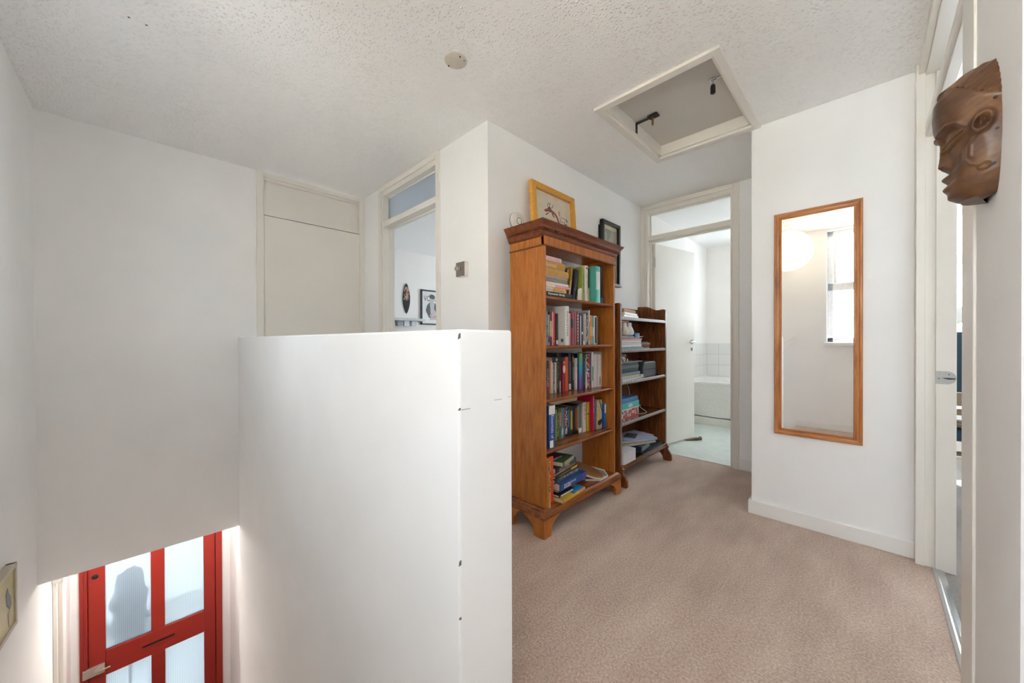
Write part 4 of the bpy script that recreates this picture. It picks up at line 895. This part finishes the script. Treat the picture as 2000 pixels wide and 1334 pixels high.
obj('alarm_body', G().lathe([(.052, 0), (.056, .006), (.057, .022), (.054, .030), (.04, .033), (.001, .0335)], (0, 0, 0), 'x', 48), M('e4e0da', .4), al)
obj('alarm_base', G().lathe([(.05, 0), (.05, .004)], (0, 0, 0), 'x', 40), M('bdb9b2'), al); obj('side_groove', G().lathe([(.0574, .009), (.0574, .012)], (0, 0, 0), 'x', 40), M('2a2a2a'), al)
g = G(); g.lathe([(.019, .0332), (.019, .0345), (.0225, .0345), (.0225, .0332)], (0, .004, -.002), 'x', 40); obj('ring', g, M('4a4a4a'), al)
obj('button', G().lathe([(.0185, .033), (.0185, .0352), (.001, .0355)], (0, .004, -.002), 'x', 32), M('e6e2dc'), al); obj('indicator', G().lathe([(.002, .033), (.002, .0345)], (0, -.008, .032), 'x', 10), M('555555'), al)
sw = thing('dimmer_switch', 'square nickel dimmer switch on a white back box left of the bookcase corner', 'light switch', (-1.8445, YC, 1.4855))
obj('back_box', G().box(-.0445, .0445, -.03, 0, 0, .092), M('ebe7e2', .35), sw, .005, 3); obj('plate', G().box(-.0435, .0435, -.0335, -.03, .001, .091), NICKEL, sw, .003, 3)
obj('knob', G().lathe([(.012, 0), (.012, -.012), (.010, -.014), (.010, -.022), (.0145, -.023), (.0145, -.032), (.013, -.033)], (0, -.0335, .046), 'y', 28), M('c6c2bb', .25, 1, .03), sw)
# mirror
mr = thing('wall_mirror', 'tall pine framed wall mirror hanging on the white wall', 'mirror', (-.2135, YM, .522))
PINE = wood('pine_frame_wood', '96531f', 'b8743c', 'c98a52', 'z', .35); PINEH = wood('pine_frame_rail_wood', '96531f', 'b8743c', 'c98a52', 'x', .35)
MW, MH, MF = .1905, 1.299, .036
def mould(L, vert):
    prof = [(0, 0), (0, -.016), (.004, -.020), (.010, -.020), (.014, -.016), (.024, -.014), (.028, -.017), (.033, -.017), (MF, -.010), (MF, 0)]
    g = G(); n = len(prof); vs = []
    for e in (0, 1):
        for o, d in prof:
            if vert: vs.append((o, d, o if e == 0 else L - o))
            else: vs.append((o if e == 0 else L - o, d, o))
    fs = [(i, (i + 1) % n, (i + 1) % n + n, i + n) for i in range(n)] + [tuple(range(n)), tuple(range(n, 2 * n))]
    return g.add(vs, fs)
def mv(g, f): g.v = [f(p) for p in g.v]; return g
for nm, g in (('frame_stile', mv(mould(MH, True), lambda p: (p[0] - MW, p[1], p[2]))), ('frame_stile', mv(mould(MH, True), lambda p: (MW - p[0], p[1], p[2])))): obj(nm, g, PINE, mr)
for nm, g in (('frame_rail', mv(mould(2 * MW, False), lambda p: (p[0] - MW, p[1], p[2]))), ('frame_rail', mv(mould(2 * MW, False), lambda p: (p[0] - MW, p[1], MH - p[2])))): obj(nm, g, PINEH, mr)
mm = bpy.data.materials.new('silvered_glass'); mm.use_nodes = True; b_ = mm.node_tree.nodes['Principled BSDF']; b_.inputs['Metallic'].default_value = 1; b_.inputs['Roughness'].default_value = .0; b_.inputs['Base Color'].default_value = (.93, .93, .93, 1)
obj('mirror_glass', G().box(-MW + .03, MW - .03, -.010, -.004, .03, MH - .03), mm, mr)
# ceiling blanking plate
cp_ = thing('ceiling_blanking_plate', 'round beige blanking plate with screws on the stippled ceiling', 'ceiling plate', (-1.378, 1.032, H))
obj('plate', G().lathe([(.001, 0), (.052, 0), (.052, -.003), (.049, -.005), (.001, -.005)], (0, 0, 0), 'z', 40), M('d3ccbe', .6), cp_)
for a, c in (((-.045, -.008), '5a1c18'), ((.038, -.004), '3a2018')): obj('screw', G().cyl((a[0], a[1], -.007), .004, .003, 'z', 10), M(c), cp_)
obj('mark', G().tube([(.030, .020, -.0055), (.036, .028, -.0055)], .0015, 6), M('50483c'), cp_)
# paper lantern (seen in the mirror)
ln = thing('paper_lantern', 'round white paper lantern lamp glowing above the landing, seen in the mirror', 'lamp', (-.66, .09, 2.092))
pr = []; N_ = 44; R_ = .228
for k in range(N_ + 1):
    a = -PI / 2 + .16 + (PI - .32) * k / N_; rr = R_ * (1 - .010 * abs(math.sin(a * 14)))
    pr.append((rr * math.cos(a), rr * math.sin(a)))
LP = emis('glowing_rice_paper', (1, .84, .60, 1), LANT)
g = G().lathe(pr, (0, 0, 0), 'z', 40); g.f = g.f[:-2]; g.sm = g.sm[:-2]
obj('paper_shade', g, LP, ln)
g = G()
for k in range(1, 14):
    a = -PI / 2 + PI * k / 14; r = R_ * math.cos(a) * 1.003
    g.tube([(r * math.cos(2 * PI * j / 36), r * math.sin(2 * PI * j / 36), R_ * math.sin(a)) for j in range(37)], .0012, 4)
obj('wire_ribs', g, M('d8cdb4'), ln); obj('flex', G().cyl((0, 0, .2), .003, .098, 'z', 8), M('e8e4dc'), ln); obj('ceiling_rose', G().lathe([(.045, .298), (.04, .285), (.015, .272)], (0, 0, 0), 'z', 28), M('ebe7e0'), ln)
lc = thing('lobby_fill_lamp', 'opal ceiling lamp added unseen to brighten the lobby below, hidden above the red door', 'lamp', (-3.95, .09, -.296))  # invented lamp, added out of view to light the lobby walls
obj('fill_lamp_globe', G().lathe([(.001, -.115), (.06, -.108), (.105, -.08), (.125, -.045), (.12, -.02), (.1, -.012)], (0, 0, 0), 'z', 32), emis('fill_lamp_glass', (1, .94, .87, 1), LOB), lc)
obj('base', G().lathe([(.12, -.014), (.125, 0), (.001, 0)], (0, 0, 0), 'z', 32), M('e8e4dc'), lc)
# picture on the stair wall
pc = thing('framed_picture', 'yellow green painting of a blue bird in a pale frame on the stair wall', 'picture', (-2.66, YL + .034, -.15), (0, 0, math.radians(-4)))
obj('frame', G().box(0, .36, -.030, 0, 0, .018).box(0, .36, -.030, 0, .252, .27).box(0, .018, -.030, 0, 0, .27).box(.342, .36, -.030, 0, 0, .27), M('c9c0ae', .5), pc, .002)
obj('canvas', G().box(.018, .342, -.02, -.006, .018, .252), speck('b9ac72', 'c2b67c', 14), pc)
g = G().prism([(.05, .11), (.07, .10), (.10, .13), (.11, .18), (.09, .20), (.075, .17), (.055, .15)], -.006, -.005, 'y'); obj('bird', g, M('6f7484'), pc)
obj('tail', G().prism([(.07, .10), (.09, .09), (.08, .03), (.072, .03)], -.006, -.005, 'y'), M('b08f84'), pc)
# ---- carved mask
def mask():
    prof = [(.004, 1.681), (.030, 1.672), (.052, 1.659), (.074, 1.640), (.084, 1.617), (.086, 1.591), (.084, 1.566), (.078, 1.547), (.066, 1.526), (.060, 1.50), (.057, 1.48), (.056, 1.468), (.057, 1.459), (.059, 1.448), (.060, 1.434), (.061, 1.423), (.0605, 1.413), (.058, 1.402), (.042, 1.391)]
    def P(z):
        if z >= prof[0][1]: return .004
        for (p0, z0), (p1, z1) in zip(prof, prof[1:]):
            if z <= z0 and z >= z1: t = (z0 - z) / (z0 - z1); return p0 + (p1 - p0) * t
        return .042
    hwid = [(1.681, .012), (1.672, .030), (1.65, .050), (1.62, .066), (1.59, .076), (1.55, .084), (1.50, .084), (1.46, .078), (1.43, .070), (1.41, .062), (1.395, .052), (1.389, .044)]
    def Wd(z):
        if z >= hwid[0][0]: return hwid[0][1]
        for (z0, w0), (z1, w1) in zip(hwid, hwid[1:]):
            if z <= z0 and z >= z1: t = (z0 - z) / (z0 - z1); return w0 + (w1 - w0) * t
        return .044
    def seg(px, pz, a, b):
        dx, dz = b[0] - a[0], b[1] - a[1]; t = max(0, min(1, ((px - a[0]) * dx + (pz - a[1]) * dz) / (dx * dx + dz * dz)))
        return math.hypot(px - a[0] - t * dx, pz - a[1] - t * dz)
    def poly(px, pz, pts): return min(seg(px, pz, a, b) for a, b in zip(pts, pts[1:]))
    gs = lambda d, s: math.exp(-(d / s) ** 2)
    NU, NV = 150, 230; vs = []
    brow = [(.083, 1.533), (.079, 1.545), (.068, 1.551), (.056, 1.546), (.047, 1.534)]
    scar = [(.037, 1.505), (.044, 1.488), (.044, 1.466), (.038, 1.452), (.029, 1.446)]
    hair = [(.062, 1.640), (.050, 1.634), (.041, 1.618), (.031, 1.598), (.02, 1.588), (.0, 1.580)]
    ear = (.025, 1.530)
    for j in range(NV + 1):
        z = 1.681 - (1.681 - 1.389) * j / NV
        for i in range(NU + 1):
            th = -PI / 2 + PI * i / NU
            c, s = math.cos(th), math.sin(th)
            y = Wd(z) * math.copysign(abs(s) ** .85, s); p = P(z) * abs(c) ** .74
            n = Vector((c, s * 1.2)).normalized(); d = 0.0
            # nose
            if 1.462 < z < 1.545:
                t = (1.545 - z) / .083; hgt = .003 + .017 * t / .82 if t < .82 else .020 * max(0, (1 - t) / .18) ** .6
                p += hgt * gs(y, .009 + .007 * t)
                if t > .6: p += .006 * gs(abs(y) - .014, .006) * gs(z - 1.475, .009)
            # eye socket and lid
            side = abs(y) > .006
            e0, e1 = (.069, 1.510), (.047, 1.523)
            if side:
                mx, mz = .058, 1.5165
                dd = math.hypot((p - mx) / .018, (z - mz - (mx - p) * .55) / .010)
                d += .0055 * max(0, 1 - dd * dd) ** .5 if dd < 1 else 0
                d -= .005 * gs(seg(p, z, (.070, 1.512), (.048, 1.524)), .0016)
                d -= .003 * gs(poly(p, z, [(.074, 1.524), (.066, 1.536), (.052, 1.534)]), .006)
                d += .0050 * gs(poly(p, z, brow), .0032)
                d += .0035 * gs(poly(p, z, scar), .0022) + .003 * gs(poly(p, z, [(a - .006, b + .004) for a, b in scar[:3]]), .0022)
                r = math.hypot((p - .021), (z - 1.442)); d += .003 * gs(r - .0065, .0018)
            # lips
            p += .0120 * gs(y, .026) * gs(z - 1.4475, .0075) + .0085 * gs(y, .023) * gs(z - 1.4240, .0078) - .004 * gs(y, .028) * gs(z - 1.4365, .0022)
            d += .004 * gs(y, .02) * gs(z - 1.403, .009)
            # ear
            if side:
                u, w = (p - ear[0]) / .0135, (z - ear[1]) / .0215; u2 = u + .25 * w; r = math.hypot(u2, w)
                if r < 1.35: d += .011 * gs(r - .78, .30) - .006 * gs(r, .45)
                d += .003 * gs(seg(p, z, (.024, 1.541), (.020, 1.520)), .002)
            # hair
            dh = poly(p, z, hair); hz = 1.58 + .06 * min(1, max(0, p / .062)) ** 1.3
            if z > hz or (p < .062 and z > 1.58 + p * .95):
                d += .003 + .0020 * math.sin((z * .80 + p * .9) * 480)
            else: d += .0025 * gs(dh, .003)
            d += .0002 * math.sin(p * 300 + z * 210) * math.sin(z * 260)
            edge = abs(s) ** 6
            vs.append((-(p + n.x * d * (1 - edge)), y + n.y * d, z))
    g = G(); fs = []
    for j in range(NV):
        for i in range(NU):
            a = j * (NU + 1) + i; fs.append((a, a + 1, a + NU + 2, a + NU + 1))
    g.add(vs, fs, True)
    nb = len(g.v); top = [i for i in range(NU + 1)]; g.add([(-.001, 0, 1.676)], []); g.f += [(top[i], nb, top[i + 1]) for i in range(NU)]; g.sm += [True] * NU
    nb2 = len(g.v); g.add([(-.012, 0, 1.3885)], []); o = NV * (NU + 1); g.f += [(o + i, o + i + 1, nb2) for i in range(NU)]; g.sm += [True] * NU
    return g
def maskmat():
    m, nt, b = base('carved_brown_wood'); v = coords(nt)
    f = noise(nt, v, 14, 6, .6); f2 = noise(nt, coords(nt, (1, 1, .3)), 160, 3)
    nt.links.new(ramp(nt, f, [(.25, lin('3c2618')), (.5, lin('60402a')), (.78, lin('8a6238'))]), b.inputs['Base Color'])
    b.inputs['Roughness'].default_value = .38; bump(nt, b, f2, .15, .001); return m
mk = thing('carved_mask', 'carved brown wooden face mask with closed eyes hanging on the right wall', 'mask', (.19, 1.295, 0))
obj('face', mask(), maskmat(), mk)
g = G()
for (p, z, yy) in ((.008, 1.573, -.082), (.006, 1.508, -.0835), (.008, 1.442, -.073)): g.lathe([(.0028, -.0012), (.0028, .004)], (-p, yy, z), 'y', 12)
obj('edge_holes', g, BLACK, mk)
# ================================================================ BATHROOM, BEDROOM, LIVING ROOM
bt = thing('bathtub', 'white panelled bathtub seen through the bathroom doorway', 'bathtub', (-.85, 5.35, 0))
TUB = M('eceae7', .15)
obj('bath_panel', G().box(-.818, .78, -.345, -.33, .105, .515), M('e2dfd9', .3), bt, .002); obj('plinth', G().box(-.818, .78, -.35, -.33, 0, .095), M('dfdbd3', .3), bt, .002)
g = G().prism([(-.36, .515), (-.365, .54), (-.355, .553), (-.29, .553), (-.26, .50), (-.2, .2), (.2, .2), (.27, .50), (.30, .553), (.347, .553), (.347, .515), (.30, .515), (.24, .16), (-.24, .16), (-.30, .515)], -.818, .78, 'x')
obj('tub', g, TUB, bt, .004)
ds = thing('doorstop', 'brown wooden wedge doorstop at the foot of the open bathroom door', 'doorstop', (-1.345, 4.13, 0), (0, 0, math.radians(50)))
obj('wedge', G().prism([(-.09, 0), (.05, 0), (.05, .028), (-.09, .004)], -.02, .02, 'y'), M('6b5138', .6), ds, .004); obj('tail_knob', G().lathe([(.006, .05), (.012, .062), (.02, .075), (.02, .09), (.008, .098)], (0, 0, .018), 'x', 20), M('7a6247', .6), ds)
ch = thing('upholstered_chair', 'dark teal backed chair on wooden legs, glimpsed through the bedroom doorway', 'chair', (.62, 3.62, 0))
OAK = M('8f7a62', .4); TEAL = M('2c4554', .85)
obj('backrest', G().box(-.30, .28, -.04, .04, .745, 1.125), TEAL, ch, .02); obj('seat', G().box(-.30, .28, .04, .5, .42, .50), TEAL, ch, .02)
obj('seat_rail', G().box(-.31, .29, -.03, .5, .60, .64).box(-.31, .29, -.04, .0, .66, .74), OAK, ch, .004)
obj('cross_rail', G().tube([(-.3, -.01, .56), (.28, .2, .40)], .018).tube([(-.3, .3, .28), (.28, .0, .40)], .016), OAK, ch)
for x_, y_ in ((-.29, -.02), (.27, -.02), (-.29, .47), (.27, .47)): obj('leg', G().tube([(x_, y_, 0.0), (x_, y_, .66)], .02), OAK, ch)
lmp = thing('desk_lamp', 'white angled lamp above the chair in the bedroom', 'lamp', (.50, 4.2, 0)); obj('shade', G().prism([(-.16, 1.30), (.12, 1.33), (.10, 1.26), (-.10, 1.16)], -.07, .07, 'y'), M('e8e8e6'), lmp, .01); obj('stem', G().tube([(.06, 0, 0), (.06, 0, 1.26)], .012).lathe([(.12, 0), (.12, .02)], (.06, 0, 0)), M('e8e8e6'), lmp)
sb = thing('wall_surfboard', 'small dark surfboard shaped ornament on the living room wall', 'wall ornament', (-4.87, 2.725, 1.475))
n_ = 16; L_ = .445
out = [(.058 * math.sin(PI * k / n_) ** .72, L_ * k / n_) for k in range(n_ + 1)]; pts = out + [(-a, b) for a, b in out[-2:0:-1]]
obj('board', G().prism(pts, 0, .018, 'x'), M('2c2e30', .3), sb, .004)
mid = [p for p in pts if .19 <= p[1] <= .40]
obj('painted_figures', G().prism([(a * .9, b) for a, b in mid], .0182, .0195, 'x'), speck('b98f84', '3a3230', 30), sb)
vg = thing('framed_poster', 'black framed black and white magazine cover print in the living room', 'poster', (-4.87, 3.16, 1.32)); hw = .198; hh = .535
g = G().box(0, .03, -hw, -hw + .02, 0, hh).box(0, .03, hw - .02, hw, 0, hh).box(0, .03, -hw, hw, 0, .02).box(0, .03, -hw, hw, hh - .02, hh); obj('frame', g, M('2b3032', .4), vg, .002)
obj('print_paper', G().box(.004, .010, -hw + .02, hw - .02, .02, hh - .02), M('dcdcdc', .5), vg)
obj('masthead', text_geo('VOGUE', .29, .085, (.0105, 0, .405), (0, 1, 0), (0, 0, 1), (1, 0, 0)), M('1e2022'), vg)
g = G().prism([(-.045, .46), (.0, .475), (.045, .46), (.05, .42), (.03, .40), (-.04, .41)], .0115, .0122, 'x').prism([(-.06, .12), (-.11, .22), (-.085, .30), (-.04, .35), (-.03, .25), (-.02, .10)], .0115, .0122, 'x').prism([(.05, .35), (.09, .28), (.07, .2), (.04, .25)], .0115, .0122, 'x')
obj('figure_dark', g, M('4e4f52'), vg); obj('figure_light', G().prism([(-.035, .41), (.035, .41), (.03, .35), (.075, .33), (.07, .18), (.09, .08), (-.04, .07), (-.03, .2), (-.07, .32), (-.03, .35)], .0108, .0114, 'x'), M('b4b2b4'), vg)
obj('figure_flowers', G().prism([(-.05, .14), (0, .12), (.08, .08), (.09, .14), (.02, .17)], .0123, .0128, 'x'), speck('a86a6e', 'c8bcbc', 40), vg)
sf = thing('wall_shelf', 'pale shelf with small white boxes on the living room wall below the ornament', 'shelf', (-4.87, 2.66, 1.365)); obj('board', G().box(0, .14, -.4, .30, 0, .035), M('c6cac8', .5), sf, .002)
for k, (y_, c_) in enumerate(((-.30, 'e8e8ea'), (-.12, '9a9fa6'), (-.02, 'dfe3ea'), (.10, 'c9ccd0'))):
    obj('stored_box', G().box(.03, .10, y_, y_ + .08, -.075, -.001), M(c_), sf)
wh_ = bpy.data.objects['wall_half']; CHIP = M('6e6c6a', .8)
for y0, z0, hgt in ((.494, 1.085, .014), (.494, .925, .007), (.494, .575, .016), (.494, .455, .008), (.494, .30, .006)):
    obj('paint_chip', G().prism([(-.656, z0), (-.6505, z0 + hgt * .3), (-.6505, z0 + hgt), (-.654, z0 + hgt * .7)], y0 - .0004, y0 + .003, 'y'), CHIP, wh_)
obj('scuff', G().box(-.6516, -.6512, .50, .525, .926, .928).box(-.6516, -.6512, .60, .625, .936, .9375).box(-.6516, -.6512, .645, .66, .939, .940), M('b9b7b6', .8), wh_)
obj('screw_hole', G().cyl((-2.13, -.033, H - .0008), .004, .0008, 'z', 8).cyl((-2.131, .017, H - .0008), .004, .0008, 'z', 8), M('6a5a44'), bpy.data.objects['ceiling_landing'])
# ---- outside: the house across the yard, seen through the window in the mirror
def brick():
    m, nt, b = base('pale_stock_brick'); t = nt.nodes.new('ShaderNodeTexCoord'); mp = nt.nodes.new('ShaderNodeMapping'); mp.inputs['Rotation'].default_value = (PI / 2, 0, 0)
    nt.links.new(t.outputs['Object'], mp.inputs['Vector']); br_ = nt.nodes.new('ShaderNodeTexBrick'); br_.inputs['Scale'].default_value = 1; br_.inputs['Brick Width'].default_value = .225; br_.inputs['Row Height'].default_value = .075; br_.inputs['Mortar Size'].default_value = .008
    br_.inputs['Color1'].default_value = lin('d2cdc0'); br_.inputs['Color2'].default_value = lin('b4b0a4'); br_.inputs['Mortar'].default_value = lin('d6d2c6'); nt.links.new(mp.outputs[0], br_.inputs['Vector'])
    nt.links.new(br_.outputs['Color'], b.inputs['Base Color']); b.inputs['Roughness'].default_value = .9; return m
hs = thing('neighbouring_house', 'pale brick house across the yard seen through the window in the mirror', 'house', (0, -7, -2.6))
obj('wall', G().box(-7, 9, -3, 0, 0, 5.3), brick(), hs); obj('roof', G().prism([(0.3, 5.3), (-3, 7.6), (-3, 5.3)], -7.2, 9.2, 'x'), M('8f8f92', .8), hs)
obj('parapet', G().box(-7, 9, 0, .15, 4.75, 4.95).box(-7, 9, 0, .2, 5.25, 5.4), M('b7b4ac', .8), hs)
wn = obj('window', G().box(-.85, .9, -.05, .06, 2.9, 4.3), M('f2f4f6', .4), hs); obj('pane', G().box(-.72, -.02, .06, .07, 3.0, 4.2).box(.06, .78, .06, .07, 3.0, 4.2), M('b9c2c4', .1), wn)
obj('rooflight', G().prism([(-.5, 4.62), (.9, 4.95), (.95, 4.75), (-.3, 4.35)], .12, .2, 'y'), M('f4f6f8', .4), hs)
ug = obj('yard', G().box(-14, 14, -10, YL - .2, -2.9, -2.6), M('c2c2c0', .9)); ug['kind'] = 'structure'; ug.name = 'ground_yard'
struct('ceiling_door_shade', G().box(-7.2, -4.76, -3, 4, -.45, -.3), WALL); struct('wall_door_shade', G().box(-7.4, -7.2, -3, 4, -2.65, -.3).box(-7.2, -4.76, 2.2, 2.4, -2.65, -.3), WALL)  # unseen canopy and walls added to cut the skylight on the front door
pv = struct('ground_front', G().box(-10, -4.76, -4, 5, -2.75, -2.65), M('a8a8a2', .9))
bu = thing('potted_bush', 'dark shrub outside, a blurred patch behind the left glass of the red door', 'bush', (-4.86, -.10, -2.65))
def blob():
    g = G(); n = 26; m_ = 16
    pr_ = []
    for j in range(m_ + 1):
        a = -PI / 2 + PI * j / m_; pr_.append((max(.115 * max(math.cos(a), 0) ** .7 * (1 + .18 * math.sin(j * 2.1)), .001), .42 * math.sin(a)))
    g.lathe(pr_, (0, 0, 1.22), 'z', n)
    g.v = [(x * (1 + .12 * math.sin(z * 31 + y * 23)), y * (1 + .12 * math.sin(z * 27 + x * 31)), z + .03 * math.sin(x * 60 + y * 40)) for x, y, z in g.v]; return g
obj('foliage', blob(), speck('1d2a22', '33403a', 50), bu); obj('trunk', G().cyl((0, 0, .25), .012, .6), M('4a3a2a'), bu); obj('pot', G().lathe([(.07, 0), (.09, .28), (.085, .28)], (0, 0, 0)), M('6a5a50'), bu)

# ================================================================ LIGHT AND CAMERA
w = bpy.data.worlds.new('overcast_sky'); S.world = w; w.use_nodes = True; nt = w.node_tree; bg = nt.nodes['Background']
bg.inputs['Color'].default_value = (.84, .93, 1, 1); bg.inputs['Strength'].default_value = SKY
sl_ = bpy.data.lights.new('sun', 'SUN'); sl_.energy = SUN; sl_.angle = .02; sl_.color = (1, .99, .97)
so_ = bpy.data.objects.new('sun', sl_); COL.objects.link(so_)
so_.rotation_euler = Vector((.45, -.62, -.64)).to_track_quat('-Z', 'Y').to_euler()
cd_ = bpy.data.cameras.new('camera'); cam = bpy.data.objects.new('camera', cd_); COL.objects.link(cam)
cd_.sensor_width = 36; cd_.lens = 708.8258 * 36 / 2000; cd_.clip_start = .02
fw = Vector((-0.70136169, 0.71278944, -0.00479425)); rt = Vector((0.7128048, 0.70135494, -0.00324989)); up = Vector((-0.00104598, 0.00569671, 0.99998323))
cam.matrix_world = Matrix(((rt.x, up.x, -fw.x, 0), (rt.y, up.y, -fw.y, 0), (rt.z, up.z, -fw.z, 1.0840), (0, 0, 0, 1)))
S.camera = cam
S.view_settings.view_transform = 'Standard'; S.view_settings.look = 'None'; S.view_settings.gamma = 1; S.view_settings.use_curve_mapping = False
S.view_settings.exposure = EXPO
cy = S.cycles
cy.max_bounces = 12; cy.diffuse_bounces = 8; cy.glossy_bounces = 5; cy.transmission_bounces = 8; cy.transparent_max_bounces = 12
cy.adaptive_threshold = .035; cy.caustics_reflective = False; cy.caustics_refractive = False; cy.sample_clamp_indirect = 20
